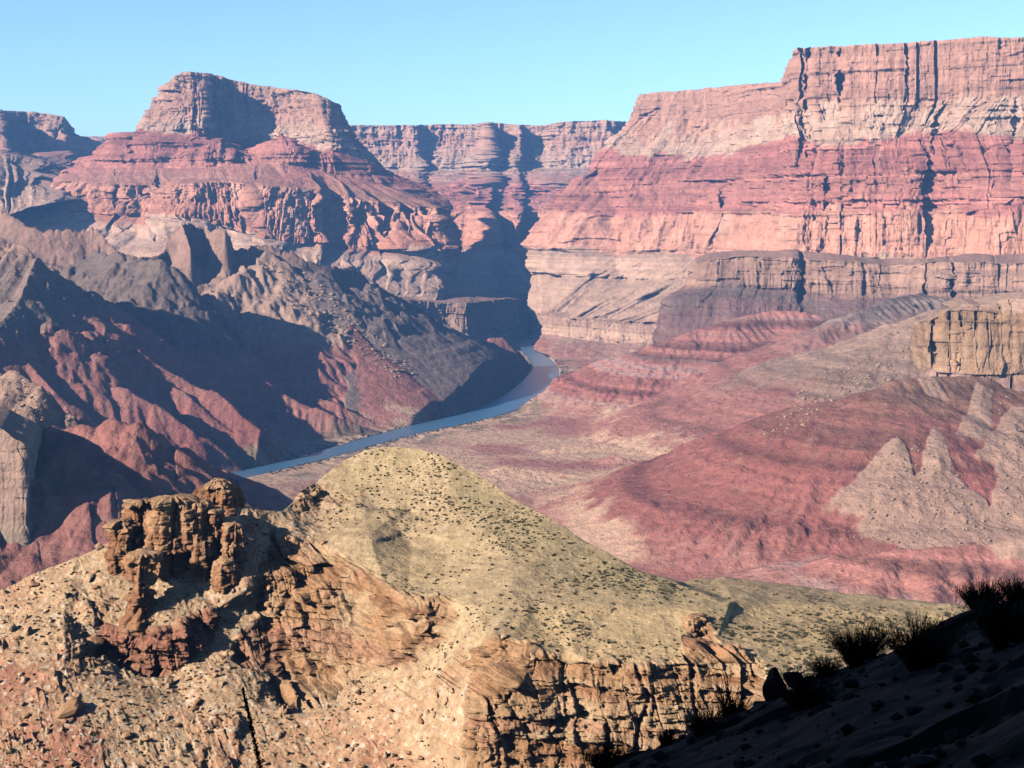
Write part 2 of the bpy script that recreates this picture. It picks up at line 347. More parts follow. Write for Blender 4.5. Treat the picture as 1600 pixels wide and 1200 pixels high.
loft('palisade_wall', pal, [
 dict(n=90, c0=PINK*1.0, c1=PINK*.92, flu=9, crack=13, led=5, st=.15, sk=.12),
 dict(n=60, c0=PINK*1.05, c1=PALE*.94, flu=13, crack=8, led=6, st=.10, pc=PALE*1.05, pa=.45, sk=.14),
 dict(n=60, c0=SUPAI*1.1, c1=SUPAI, flu=9, led=9, st=.24, gul=24, crack=8, pc=PALE*.8, pa=.12),
 dict(n=60, c0=SUPAI2, c1=SUPAI*1.12, flu=7, led=12, st=.24, gul=22, crack=10),
 dict(n=80, c0=REDW*.97, c1=REDW*1.04, flu=13, crack=14, led=3, sk=.16, st=.09, pc=PALE, pa=.20),
 dict(n=50, c0=TONTO*.95, c1=TONTO*.92, gul=12, spur=38, led=5, st=.14, rough=2),
 dict(n=80, c0=TONTO*.92, c1=TONTO*.96, spur=85, led=3, st=.06, rough=2),
 dict(n=34, c0=TAP*.95, c1=TONTO*1.1, flu=9, crack=8, led=5, st=.2),
 dict(n=34, c0=TONTO*1.03, c1=SUPAI2*1.05, gul=22, gl=80., led=5, st=.12),
], 1150, 200, [12, 24, 50, 80, 70, 80, 60, 50, 30, 20], 330.,
 notches=[(1262,1267,0,1,85,2.5),(1249,1252,0,1,40,2),(1310,1317,0,1,95,2.5),(1415,1417,0,1,45,2),(1461,1463,0,1,35,2),(1263,1269,2,2,60,2),
          (1291,1297,2,3,70,3),(1452,1476,2,3,45,4),(1574,1586,2,3,35,4),(1250,1264,2,2,50,3),(1300,1303,4,4,45,2),(1126,1140,4,4,45,3),(1448,1462,4,4,50,3),(1372,1374,0,0,30,2),(1432,1434,0,1,25,2)],
 cat='cliff', label='high layered red and buff canyon wall filling the upper right of the view')

# ---- gorge cliff on the left bank, in shade where it turns towards the river
gl = [
 [(520,440,4850),(600,462,4900),(650,470,5000),(700,473,5060),(733,474,5080),(741,473,5180),(790,467,5520),(826,468,5840),(836,472,6050),(842,474,6600)],
 [(520,480,4800),(600,500,4850),(650,505,4950),(700,508,5010),(735,531,5000),(743,530,5110),(795,528,5470),(832,522,5780),(840,520,6000),(846,520,6600)],
 [(520,540,4550),(600,545,4600),(650,548,4650),(700,545,4700),(738,552,4800),(752,556,4900),(800,545,5200),(836,535,5600),(844,532,5900),(850,530,6500)],
]
loft('gorge_cliff', gl, [
 dict(n=70, c0=TAP*1.05, c1=TONTO*.95, flu=10, crack=10, led=4, st=.2, sk=.2),
 dict(n=30, c0=TONTO, c1=SUPAI2, gul=16, led=4),
], 420, 300, [14, 18, 12], 160., back=500., cat='cliff', label='brown river gorge cliff in deep shadow on the left bank')

# ---- bench with a brown cliff band in front of the palisades
bn = [
 [(1096,405,4500),(1080,426,4010),(1091,412,3960),(1112,405,3930),(1161,401,3900),(1240,403,3870),(1256,404,3900),(1337,409,3830),(1391,416,3830),(1430,414,3760),(1452,409,3720),(1484,410,3700),(1525,411,3680),(1600,412,3640),(1780,414,3560)],
 [(1090,440,4480),(1076,446,3980),(1088,447,3930),(1112,448,3900),(1161,450,3870),(1240,455,3840),(1256,456,3860),(1337,461,3800),(1391,466,3790),(1430,468,3720),(1452,470,3680),(1484,466,3660),(1525,474,3640),(1600,476,3600),(1780,478,3520)],
 [(1050,470,4450),(1042,468,3960),(1060,466,3880),(1095,470,3840),(1150,470,3810),(1240,476,3780),(1256,478,3790),(1337,488,3700),(1391,492,3680),(1430,494,3620),(1452,496,3580),(1484,496,3540),(1525,498,3500),(1600,500,3450),(1780,500,3400)],
 [(1020,552,4300),(1022,552,3930),(1040,556,3800),(1080,560,3740),(1150,575,3650),(1240,600,3600),(1256,600,3580),(1337,600,3480),(1391,600,3450),(1430,600,3400),(1452,600,3380),(1484,600,3350),(1525,600,3320),(1600,600,3300),(1780,600,3200)],
]
loft('rock_bench', bn, [
 dict(n=70, c0=TAP*1.25, c1=TAP*.92, flu=7, crack=10, led=6, st=.22, sk=.2, pc=PALE*.8, pa=.15),
 dict(n=34, c0=PURP*1.15, c1=DARKG*1.2, flu=5, led=4, gul=9, st=.14, pc=PALE*.6, pa=.1),
 dict(n=60, c0=PURP, c1=PURP*1.1, flu=5, gul=14, led=5, sk=.2, pc=TAP*1.1, pa=.15),
], 800, 400, [10, 16, 18, 10], 240., notches=[(1249,1254,0,1,45,2),(1485,1491,0,1,45,2),(1447,1449,0,1,18,2),(1562,1564,0,0,16,2)], mat=M_MID, back=620., backamp=34., cat='cliff',
 label='flat bench with a brown cliff band below the tall red wall on the right')

# ---- buff cliff at the right edge
nc = [
 [(1500,478,2900),(1484,482,2520),(1488,481,2480),(1492,480,2470),(1500,477,2460),(1515,474,2450),(1535,478,2440),(1560,470,2440),(1600,466,2420),(1720,460,2380)],
 [(1448,504,2900),(1437,503,2500),(1450,500,2455),(1462,500,2450),(1466,488,2440),(1500,484,2425),(1545,486,2415),(1562,488,2415),(1600,484,2400),(1720,480,2360)],
 [(1446,545,2900),(1434,542,2498),(1450,542,2448),(1462,542,2442),(1470,540,2432),(1500,540,2412),(1545,540,2400),(1562,540,2402),(1600,538,2390),(1720,536,2350)],
 [(1448,584,2900),(1437,580,2494),(1450,580,2444),(1462,580,2438),(1470,582,2424),(1500,585,2402),(1545,586,2390),(1562,587,2390),(1600,584,2382),(1720,584,2340)],
 [(1452,625,2900),(1436,620,2480),(1450,622,2425),(1462,622,2415),(1470,625,2400),(1500,628,2380),(1545,630,2365),(1562,630,2360),(1600,630,2350),(1720,630,2310)],
]
loft('buff_cliff', nc, [
 dict(n=12, c0=TAL*1.1, c1=TAL*1.1, led=4),
 dict(n=64, c0=C([.34,.205,.125]), c1=C([.36,.22,.135]), flu=7, crack=9, led=2.4, st=.2, sk=.12),
 dict(n=64, c0=C([.38,.235,.145]), c1=C([.41,.25,.155]), flu=9, crack=9, led=1.2, st=.10, sk=.2, pc=PALE*1.05, pa=.3),
 dict(n=14, c0=PURP*1.5, c1=TAL, gul=4),
], 420, 500, [2, 5, 6, 6, 2], 70., notches=[(1458,1463,1,2,22,1.5),(1482,1484,1,3,14,1),(1522,1525,1,3,12,1),(1540,1542,2,3,14,1),(1580,1583,1,3,14,1),(1499,1505,2,2,26,1.5),(1465,1466,2,3,16,1),(1561,1563,1,2,16,1)], mat=M_MID, back=150., cat='cliff',
 label='buff banded sandstone cliff above red slopes at the right edge')

# ---- nearer cliff at the left edge
lc_ = [
 [(-420,640,1620),(-160,640,1540),(-60,650,1500),(-20,664,1485),(0,672,1478),(18,684,1472),(32,690,1470),(44,700,1472),(50,704,1520),(56,712,1620)],
 [(-420,700,1600),(-160,720,1525),(-60,740,1488),(-20,760,1474),(0,768,1468),(18,774,1463),(34,778,1461),(47,784,1464),(54,788,1515),(60,794,1620)],
 [(-420,860,1580),(-160,868,1512),(-60,874,1476),(-20,880,1462),(0,882,1456),(18,884,1451),(36,886,1450),(51,888,1454),(60,890,1510),(68,894,1620)],
 [(-420,960,1500),(-160,960,1440),(-60,960,1400),(-20,960,1390),(0,960,1385),(18,960,1380),(40,960,1380),(70,950,1400),(90,940,1480),(100,930,1620)],
]
loft('left_cliff', lc_, [
 dict(n=90, c0=C([.40,.26,.20]), c1=C([.38,.25,.20]), flu=2.4, crack=5, led=1.6, st=.10, sk=.28, pc=PALE*.9, pa=.2, rough=1.5),
 dict(n=90, c0=C([.37,.24,.19]), c1=OLIVE*1.5, flu=2.2, crack=5, led=1.2, sk=.3, rough=1.5),
 dict(n=20, c0=OLIVE*1.4, c1=OLIVE*1.4, gul=5, rough=2),
], 420, 700, [2, 4, 5, 3], 60., mat=M_MID, back=160., cat='cliff', label='pinkish grey cliff face at the left edge with a huge dark shadow beside it')

# ------------------------------------------------------------------ river and hills of the canyon floor
RIV = [(60,800,26), (180,782,26), (300,757,26), (395,738,22), (480,718,24), (570,692,27), (640,673,33), (700,660,42), (760,645,45), (805,627,48), (836,606,50), (848,590,44), (853,576,34), (846,562,30), (832,553,26), (823,541,22), (827,527,22), (842,522,22), (880,518,25)]
RP = C([W(a, b, 500 * F / (b - HY))[:2] for a, b, c in RIV]); RW = C([c for a, b, c in RIV], float)

def seg_field(P, vals, X, Y):
    """nearest distance to a polyline with interpolated values"""
    best = np.full(X.shape, 1e9, np.float32); out = [np.zeros(X.shape, np.float32) for _ in vals]
    s0 = 0.
    for i in range(len(P) - 1):
        a, b = P[i], P[i + 1]; e = b - a; L2 = (e ** 2).sum() + 1e-9
        t = np.clip(((X - a[0]) * e[0] + (Y - a[1]) * e[1]) / L2, 0, 1)
        d = (X - a[0] - t * e[0]) ** 2 + (Y - a[1] - t * e[1]) ** 2
        m = d < best; best = np.where(m, d, best)
        for k, v in enumerate(vals): out[k] = np.where(m, v[i] + (v[i + 1] - v[i]) * t, out[k])
    return np.sqrt(best), out

# crest lines: photo column, row, distance; slope; cliff (height, width); colours top/bottom, height where they change
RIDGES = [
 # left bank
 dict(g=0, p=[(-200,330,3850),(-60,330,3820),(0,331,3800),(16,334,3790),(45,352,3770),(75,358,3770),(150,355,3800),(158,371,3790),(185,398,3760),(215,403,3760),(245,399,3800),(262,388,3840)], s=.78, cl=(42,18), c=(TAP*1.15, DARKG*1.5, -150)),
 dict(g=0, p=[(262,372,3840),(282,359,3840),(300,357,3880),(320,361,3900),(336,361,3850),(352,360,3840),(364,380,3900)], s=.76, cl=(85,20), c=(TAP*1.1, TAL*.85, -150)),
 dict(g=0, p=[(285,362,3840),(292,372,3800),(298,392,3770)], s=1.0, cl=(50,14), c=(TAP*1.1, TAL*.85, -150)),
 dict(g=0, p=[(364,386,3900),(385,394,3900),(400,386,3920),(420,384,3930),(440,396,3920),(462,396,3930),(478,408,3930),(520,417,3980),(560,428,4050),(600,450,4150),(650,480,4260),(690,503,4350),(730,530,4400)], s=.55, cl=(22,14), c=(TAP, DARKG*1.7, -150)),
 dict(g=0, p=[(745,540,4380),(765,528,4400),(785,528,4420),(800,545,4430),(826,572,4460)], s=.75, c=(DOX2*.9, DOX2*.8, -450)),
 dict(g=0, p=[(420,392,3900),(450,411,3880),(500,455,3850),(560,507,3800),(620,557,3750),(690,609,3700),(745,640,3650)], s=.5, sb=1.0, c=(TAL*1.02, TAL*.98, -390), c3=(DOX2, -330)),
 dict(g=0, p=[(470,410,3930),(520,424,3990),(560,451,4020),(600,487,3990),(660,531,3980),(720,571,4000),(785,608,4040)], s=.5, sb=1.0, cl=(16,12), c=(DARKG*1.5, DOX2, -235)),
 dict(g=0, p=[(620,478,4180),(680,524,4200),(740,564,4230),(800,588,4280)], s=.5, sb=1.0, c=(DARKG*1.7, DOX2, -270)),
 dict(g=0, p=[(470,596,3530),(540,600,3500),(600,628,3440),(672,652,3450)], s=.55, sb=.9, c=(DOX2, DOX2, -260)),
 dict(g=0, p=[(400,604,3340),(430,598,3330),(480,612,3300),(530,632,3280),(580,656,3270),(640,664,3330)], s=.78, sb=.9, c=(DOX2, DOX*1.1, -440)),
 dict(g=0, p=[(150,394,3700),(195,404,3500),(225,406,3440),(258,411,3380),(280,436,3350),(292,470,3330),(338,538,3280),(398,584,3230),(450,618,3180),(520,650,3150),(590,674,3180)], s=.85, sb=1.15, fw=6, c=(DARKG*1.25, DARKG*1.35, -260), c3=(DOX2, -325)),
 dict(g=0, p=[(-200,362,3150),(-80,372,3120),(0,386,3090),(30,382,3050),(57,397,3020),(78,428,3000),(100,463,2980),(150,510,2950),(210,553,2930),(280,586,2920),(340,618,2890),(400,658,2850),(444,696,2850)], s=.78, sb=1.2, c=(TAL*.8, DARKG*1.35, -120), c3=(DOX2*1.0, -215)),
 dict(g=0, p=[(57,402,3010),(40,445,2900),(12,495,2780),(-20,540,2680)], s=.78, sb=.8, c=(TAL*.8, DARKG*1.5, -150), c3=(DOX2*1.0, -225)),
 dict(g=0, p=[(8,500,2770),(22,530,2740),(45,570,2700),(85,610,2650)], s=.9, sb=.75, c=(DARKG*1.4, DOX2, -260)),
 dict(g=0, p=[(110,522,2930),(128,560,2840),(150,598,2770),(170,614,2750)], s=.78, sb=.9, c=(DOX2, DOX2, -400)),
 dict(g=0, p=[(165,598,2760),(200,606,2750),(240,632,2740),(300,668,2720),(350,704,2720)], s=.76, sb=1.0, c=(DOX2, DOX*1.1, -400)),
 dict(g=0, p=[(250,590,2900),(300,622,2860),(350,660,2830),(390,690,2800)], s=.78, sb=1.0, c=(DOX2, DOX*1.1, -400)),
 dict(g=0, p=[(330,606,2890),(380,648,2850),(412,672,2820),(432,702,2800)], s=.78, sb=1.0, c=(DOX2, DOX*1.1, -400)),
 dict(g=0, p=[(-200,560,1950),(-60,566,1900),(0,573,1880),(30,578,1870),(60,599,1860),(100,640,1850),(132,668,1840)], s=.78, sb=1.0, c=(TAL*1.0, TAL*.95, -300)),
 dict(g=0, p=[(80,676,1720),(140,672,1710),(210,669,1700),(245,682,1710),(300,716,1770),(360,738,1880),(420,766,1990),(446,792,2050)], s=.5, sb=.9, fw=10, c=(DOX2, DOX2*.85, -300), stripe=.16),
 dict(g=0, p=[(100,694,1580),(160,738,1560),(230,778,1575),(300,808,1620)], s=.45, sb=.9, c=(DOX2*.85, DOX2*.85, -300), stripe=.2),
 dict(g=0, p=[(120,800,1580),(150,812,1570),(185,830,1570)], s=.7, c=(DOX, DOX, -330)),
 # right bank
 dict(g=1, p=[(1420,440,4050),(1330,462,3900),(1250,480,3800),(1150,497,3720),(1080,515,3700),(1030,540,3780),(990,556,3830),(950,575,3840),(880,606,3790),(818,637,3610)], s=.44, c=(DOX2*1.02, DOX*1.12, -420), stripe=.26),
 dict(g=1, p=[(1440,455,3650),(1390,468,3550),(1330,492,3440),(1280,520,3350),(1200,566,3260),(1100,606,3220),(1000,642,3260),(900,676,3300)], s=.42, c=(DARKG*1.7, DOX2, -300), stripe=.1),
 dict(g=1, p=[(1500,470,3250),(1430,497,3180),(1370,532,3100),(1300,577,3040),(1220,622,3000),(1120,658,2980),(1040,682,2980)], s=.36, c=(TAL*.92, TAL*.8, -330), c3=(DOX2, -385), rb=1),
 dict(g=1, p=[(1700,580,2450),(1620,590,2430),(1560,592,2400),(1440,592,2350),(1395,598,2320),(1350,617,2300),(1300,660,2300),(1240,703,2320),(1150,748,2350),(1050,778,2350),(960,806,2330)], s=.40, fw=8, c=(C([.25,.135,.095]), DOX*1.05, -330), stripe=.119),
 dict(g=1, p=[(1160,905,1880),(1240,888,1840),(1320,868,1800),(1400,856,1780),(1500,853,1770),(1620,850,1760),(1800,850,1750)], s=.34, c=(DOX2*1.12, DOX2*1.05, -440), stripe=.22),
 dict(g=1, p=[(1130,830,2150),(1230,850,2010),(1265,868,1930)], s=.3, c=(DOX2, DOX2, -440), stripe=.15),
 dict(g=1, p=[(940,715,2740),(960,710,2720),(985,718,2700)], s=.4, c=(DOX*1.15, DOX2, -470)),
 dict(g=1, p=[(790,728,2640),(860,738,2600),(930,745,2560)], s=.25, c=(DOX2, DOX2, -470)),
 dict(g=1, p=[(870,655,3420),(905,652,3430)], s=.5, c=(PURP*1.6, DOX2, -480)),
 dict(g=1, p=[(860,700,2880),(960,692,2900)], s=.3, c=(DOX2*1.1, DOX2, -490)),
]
# talus fans lying on the slopes: apex and foot in photo columns/rows, half widths in metres, thickness
FANS = [
 [(1403,688),(1348,800),9,60,5], [(1403,688),(1398,790),9,46,5],
 [(1463,672),(1466,735),7,24,4], [(1466,722),(1425,850),10,90,6], [(1466,722),(1535,850),10,70,5],
 [(1600,640),(1575,740),20,50,12], [(1610,690),(1600,850),30,75,14],
 [(1540,606),(1520,680),14,24,8], [(1440,600),(1470,606),20,40,6],
]
def floor_h(X, Y, d, w):
    side = 1.0
    z = -499.4 + np.minimum(np.maximum(d - w, 0) * .012, 4) + 7 * np.maximum(fbm(X / 260, Y / 260, 0, 3, 70), 0) * sst(160, 400, d - w)
    z = z + 26 * np.maximum(fbm(X / 330, Y / 330, 3.3, 3, 71) + .05, 0) * sst(100, 600, d - w) * sst(-200, 300, X)
    z = z + .02 * np.maximum(X - 100, 0)
    return z

def terrain(X, Y):
    d, (w,) = seg_field(RP, [RW], X, Y)
    fl = floor_h(X, Y, d, w)
    H = fl.copy(); idx = np.full(X.shape, -1, np.int16); DD = np.full(X.shape, 0, np.float32)
    wx = 26 * fbm(X / 170, Y / 170, 0, 3, 80); wy = 26 * fbm(X / 170, Y / 170, 5., 3, 81)
    n1 = fbm(X / 60, Y / 60, 0, 3, 82); nq = fbm((.8 * X + .6 * Y) / 75, (.8 * Y - .6 * X) / 75, 0, 5, 83, .68)
    for ri, r in enumerate(RIDGES):
        P3 = W(*np.array(r['p']).T)
        near = min(r['p'], key=lambda q: q[2])[2]
        best = np.full(X.shape, -1e9, np.float32)
        bd = np.zeros(X.shape, np.float32)
        s0 = 0.
        pad = 450 / r['s']
        sel = np.where((X > P3[:, 0].min() - pad) & (X < P3[:, 0].max() + pad) & (Y > P3[:, 1].min() - pad) & (Y < P3[:, 1].max() + pad))
        if len(sel[0]) == 0: continue
        x = X[sel]; y = Y[sel]; xx = x + .6 * wx[sel]; yy = y + .6 * wy[sel]
        b = np.full(x.shape, -1e9, np.float32); bdd = np.zeros(x.shape, np.float32)
        for i in range(len(P3) - 1):
            a, e = P3[i], P3[i + 1] - P3[i]; L2 = e[0] ** 2 + e[1] ** 2 + 1e-6; Ls = math.sqrt(L2)
            def prm(qx, qy):
                t = np.clip(((qx - a[0]) * e[0] + (qy - a[1]) * e[1]) / L2, 0, 1)
                return t, np.sqrt((qx - a[0] - t * e[0]) ** 2 + (qy - a[1] - t * e[1]) ** 2)
            t0, d0 = prm(x, y); t1, d1 = prm(xx, yy)
            m = sst(0, 70, d0); dd = d0 * (1 - m) + d1 * m; t = t0 * (1 - m) + t1 * m
            dd = np.maximum(dd - r.get('fw', 0), 0)
            sgn = np.where((x - a[0]) * e[1] - (y - a[1]) * e[0] > 0, 1.0, -1.0)
            latp = ((x - a[0]) * e[1] - (y - a[1]) * e[0]) / Ls / np.maximum(d0, 1.)
            fr_ = .5 + .5 * np.clip(latp, -1, 1)
            sl = (r['s'] * fr_ + r.get('sb', r['s']) * (1 - fr_)) * (1.15 - .30 * dd / (dd + 220))
            h = sl * dd
            if 'cl' in r: h = h + r['cl'][0] * (.55 * sst(0, .5, dd / r['cl'][1] + .5 * nq[sel]) + .45 * sst(.5, 1.1, dd / r['cl'][1] + .5 * nq[sel]))
            al = s0 + t * Ls
            lamr = 120.; 
            rill = ridged(al / lamr + .3 * wx[sel] / 26, dd / 420, ri * 1.7, 3, 90 + ri, .55)
            h = h + (rill.clip(0, 1) * -1 + .35) * np.minimum(dd * .22, 24) * (.12 * sst(60, 160, dd) if 'cl' in r else sst(5, 60, dd))
            z = a[2] + e[2] * t - h
            mm = z > b; b = np.where(mm, z, b); bdd = np.where(mm, dd, bdd)
            s0 += Ls
        cur = H[sel]; mm = b > cur
        H[sel] = np.where(mm, b, cur); ii = idx[sel]; ii[mm] = ri; idx[sel] = ii
        q = DD[sel]; q[mm] = bdd[mm]; DD[sel] = q
    up = sst(5, 60, H - fl)
    # stepped ledges in the layered slopes
    zl = H + 6 * n1
    H = H + up * 3.2 * np.tanh(4 * fbm(zl / 17, zl * 0, X / 1500, 2, 95)) + up * 3.0 * fbm(X / 28, Y / 28, 0, 3, 96)
    cr = up * sst(150, -350, X) * sst(-420, -250, H)
    H = H + cr * 20 * (ridged(X / 95 + .3 * n1, Y / 95, H / 120, 4, 98, .55) - .5) + cr * 7 * blocks(X + .4 * Y, H * 1.0, 30., 22., 6)[0] * sst(.0, .3, n1)
    H = H + (1 - up) * 1.2 * fbm(X / 30, Y / 30, 0, 3, 97)
    q = np.maximum(d - w, -8)
    H = np.minimum(H, -507 + q * .9 + .012 * np.maximum(q, 0) ** 2 + 2.0 * n1)
    return H, idx, d, w, fl, up

pxs = np.concatenate([np.arange(-420, -40, 8.), np.arange(-40, 1640, 1.6), np.arange(1640, 1840, 8.)])
nrY = 960
Ys = np.exp(np.linspace(math.log(1250), math.log(4800), nrY))
PX, YY = np.meshgrid(pxs, Ys)
XX = ((PX - CX) / F * YY).astype(np.float32); YY = YY.astype(np.float32)
H, IDX, DR, WR, FL, UP = terrain(XX, YY)
PYG = HY - H * F / YY
def surf(px, py):                                # where the sight line through a photo pixel first meets the canyon floor
    c = int(np.argmin(np.abs(pxs - px))); k = int(np.argmax(PYG[:, c] <= py)); return XX[k, c], YY[k, c]
FAN = np.zeros(XX.shape, np.float32)
for (a, b_, w0, w1, th) in FANS:
    A = np.array(surf(*a)); B = np.array(surf(*b_)); e = B - A; L2 = (e ** 2).sum() + 1e-6; L = math.sqrt(L2)
    t = ((XX - A[0]) * e[0] + (YY - A[1]) * e[1]) / L2
    lat = ((XX - A[0]) * e[1] - (YY - A[1]) * e[0]) / L
    w = w0 + (w1 - w0) * np.clip(t, 0, 1)
    lat = lat + .35 * w * fbm(XX / 40, YY / 40, 0, 3, 130)
    k = np.clip(1 - np.abs(lat / w), 0, 1) ** .8 * sst(-.03, .02, t) * (1 - sst(.85, 1.1, t + .15 * fbm(XX / 50, YY / 50, 0, 2, 131)))
    H = H + th * .5 * k; FAN = np.maximum(FAN, sst(.0, .14, k + .08 * fbm(XX / 12, YY / 12, 0, 2, 133)))
# running water: many droplets carve gullies into the slopes
CS = 5.0; ex0, ey0 = -1800., 1300.; enx, eny = 720, 690
ecx = ex0 + np.arange(enx) * CS; ecy = ey0 + np.arange(eny) * CS
EX, EY = np.meshgrid(ecx, ecy)
lc = np.interp(np.log(EY), np.log(Ys), np.arange(nrY)); pc_ = np.interp(EX / EY * F + CX, pxs, np.arange(len(pxs)))
def bil(A, r_, c_):
    r0 = np.clip(np.floor(r_).astype(int), 0, A.shape[0] - 2); c0 = np.clip(np.floor(c_).astype(int), 0, A.shape[1] - 2)
    fr = np.clip(r_ - r0, 0, 1); fc = np.clip(c_ - c0, 0, 1)
    return (A[r0, c0] * (1 - fr) + A[r0 + 1, c0] * fr) * (1 - fc) + (A[r0, c0 + 1] * (1 - fr) + A[r0 + 1, c0 + 1] * fr) * fc
E = bil(H, lc, pc_).astype(np.float64); E0 = E.copy()
def droplets(E, n, steps, er, inertia=.05, cap=6.0, dep=.10, evap=.012, seed=1):
    R = np.random.RandomState(seed); nx = E.shape[1]; flat = E.ravel()
    x = R.rand(n) * (E.shape[1] - 3) + 1; y = R.rand(n) * (E.shape[0] - 3) + 1
    dx = np.zeros(n); dy = np.zeros(n); sp = np.ones(n); wt = np.ones(n); sed = np.zeros(n); al = np.ones(n, bool)
    for _ in range(steps):
        xi = x.astype(int); yi = y.astype(int); fx = x - xi; fy = y - yi; k = yi * nx + xi
        a, b, c, d = flat[k], flat[k + 1], flat[k + nx], flat[k + nx + 1]
        gx = (b - a) * (1 - fy) + (d - c) * fy; gy = (c - a) * (1 - fx) + (d - b) * fx
        h = (a * (1 - fx) + b * fx) * (1 - fy) + (c * (1 - fx) + d * fx) * fy
        dx = dx * inertia - gx * (1 - inertia); dy = dy * inertia - gy * (1 - inertia)
        q = np.sqrt(dx * dx + dy * dy) + 1e-9; dx = dx / q; dy = dy / q
        x2 = np.clip(x + dx, 1, E.shape[1] - 2.01); y2 = np.clip(y + dy, 1, E.shape[0] - 2.01)
        xj = x2.astype(int); yj = y2.astype(int); gx_ = x2 - xj; gy_ = y2 - yj; k2 = yj * nx + xj
        h2 = (flat[k2] * (1 - gx_) + flat[k2 + 1] * gx_) * (1 - gy_) + (flat[k2 + nx] * (1 - gx_) + flat[k2 + nx + 1] * gx_) * gy_
        dh = h2 - h
        capac = np.maximum(-dh, .02) * sp * wt * cap
        dp = np.where(dh > 0, np.minimum(dh, sed), np.where(sed > capac, (sed - capac) * dep, -np.minimum((capac - sed) * er, np.maximum(-dh, 0) * .5)))
        sed -= dp
        for kk, w_ in ((k, (1 - fx) * (1 - fy)), (k + 1, fx * (1 - fy)), (k + nx, (1 - fx) * fy), (k + nx + 1, fx * fy)):
            flat += np.bincount(kk, dp * w_, minlength=flat.size)[:flat.size]
        sp = np.sqrt(np.clip(sp * sp - dh * .4, .05, 9)); wt = wt * (1 - evap); x, y = x2, y2
    return flat.reshape(E.shape)
for b_ in range(7): E = droplets(E, 42000, 42, .16, seed=b_)
dE = np.clip(E - E0, -30, 14)
rr = (YY - ey0) / CS; cc_ = (XX - ex0) / CS
ok = (rr > 1) & (rr < eny - 3) & (cc_ > 1) & (cc_ < enx - 3)
dl = np.zeros(XX.shape, np.float32); dl[ok] = bil(dE, rr[ok], cc_[ok])
ncl = np.array([0. if 'cl' in r else 1. for r in RIDGES] + [1.])[IDX]
H = H + dl * ncl * (1 - .75 * FAN) * (.32 + .04 * sst(-100, 500, XX)) * (.5 + 1.0 * sst(-.3, .4, fbm(XX / 300, YY / 300, 0, 2, 140))) * sst(0, 30, DR - WR)
# colour
nz = fbm(XX / 140, YY / 140, H / 90, 4, 110); nf = fbm(XX / 35, YY / 35, H / 30, 3, 111); ns = fbm(XX / 420, YY / 420, 0, 3, 112)
ztilt = H + 6 * ns
band = fbm(ztilt / 9, ztilt * 0, XX / 2500, 3, 113)
wband = sst(.12, .4, fbm(ztilt / 11, ztilt * 0 + 4, XX / 1800, 3, 114))
cw = sst(-.15, .3, nz * .8 + .45 * sst(250, 800, XX + 0 * YY) + .65 * sst(60, 380, XX) * sst(2750, 2350, YY))           # floor: sand to red mud
fcol = FLOOR * (1 - cw[..., None]) + (DOX2 * 1.12) * cw[..., None]
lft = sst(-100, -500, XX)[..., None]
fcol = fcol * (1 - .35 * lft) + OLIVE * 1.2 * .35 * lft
fs = (wband * .35 * sst(200, 500, XX) * sst(2600, 2200, YY))[..., None]; fcol = fcol * (1 - fs) + C([.50, .34, .29]) * fs
brush = (sst(.0, .3, fbm(XX / 50, YY / 50, 0, 3, 118)) * (1 - sst(60, 150, DR - WR)) * .75)[..., None]
fcol = fcol * (1 - brush) + C([.17, .14, .085]) * brush
shore = (1 - sst(4, 16, DR - WR + 6 * nf))[..., None]
col = fcol.copy()
sand = ((1 - sst(10, 34, DR - WR + 14 * nf)) * sst(-.1, .2, fbm(XX / 120, YY / 120, 4., 2, 121)))[..., None]
col = col * (1 - .6 * sand) + C([.60, .46, .33]) * .6 * sand
mud = sst(.3, .5, fbm(XX / 200, YY / 90, 9., 3, 119))[..., None] * (1 - shore)
col = col * (1 - .35 * mud) + C([.46, .36, .31]) * .35 * mud
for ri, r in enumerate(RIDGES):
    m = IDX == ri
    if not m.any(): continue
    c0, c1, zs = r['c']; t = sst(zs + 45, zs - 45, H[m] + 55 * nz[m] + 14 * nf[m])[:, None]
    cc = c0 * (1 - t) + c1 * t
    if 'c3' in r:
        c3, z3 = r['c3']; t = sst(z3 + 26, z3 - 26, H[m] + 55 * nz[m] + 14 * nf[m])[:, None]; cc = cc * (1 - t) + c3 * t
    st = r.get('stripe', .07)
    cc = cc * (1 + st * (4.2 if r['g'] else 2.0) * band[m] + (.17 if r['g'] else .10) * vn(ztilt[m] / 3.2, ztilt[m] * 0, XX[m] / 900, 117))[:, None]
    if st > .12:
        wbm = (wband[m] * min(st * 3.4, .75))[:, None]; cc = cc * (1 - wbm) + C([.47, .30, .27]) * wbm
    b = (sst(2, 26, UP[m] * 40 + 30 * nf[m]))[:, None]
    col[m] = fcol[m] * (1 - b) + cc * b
col = col * (1 - .9 * FAN[..., None]) + TAL * 1.05 * .9 * FAN[..., None]
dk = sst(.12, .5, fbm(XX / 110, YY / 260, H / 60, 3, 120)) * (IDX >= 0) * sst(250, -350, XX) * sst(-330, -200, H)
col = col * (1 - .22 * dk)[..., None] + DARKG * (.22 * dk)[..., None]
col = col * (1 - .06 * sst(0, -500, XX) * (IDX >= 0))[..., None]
col = col * (1 + .10 * nf + .07 * nz)[..., None]
V = np.stack([XX, YY, H], -1)
ncol = len(pxs)
quads = gridquads(nrY, ncol, True)
left_of_river = np.zeros(XX.shape, bool)
gid = np.where(IDX < 0, 2, np.array([r['g'] for r in RIDGES] + [2])[IDX])
fg = gid.ravel()[quads[:, 0]]
def submesh(name, q, V, col, mat):
    u, inv = np.unique(q, return_inverse=True)
    return make_mesh(name, V.reshape(-1, 3)[u], inv.reshape(-1, 4), col.reshape(-1, 3)[u], mat)
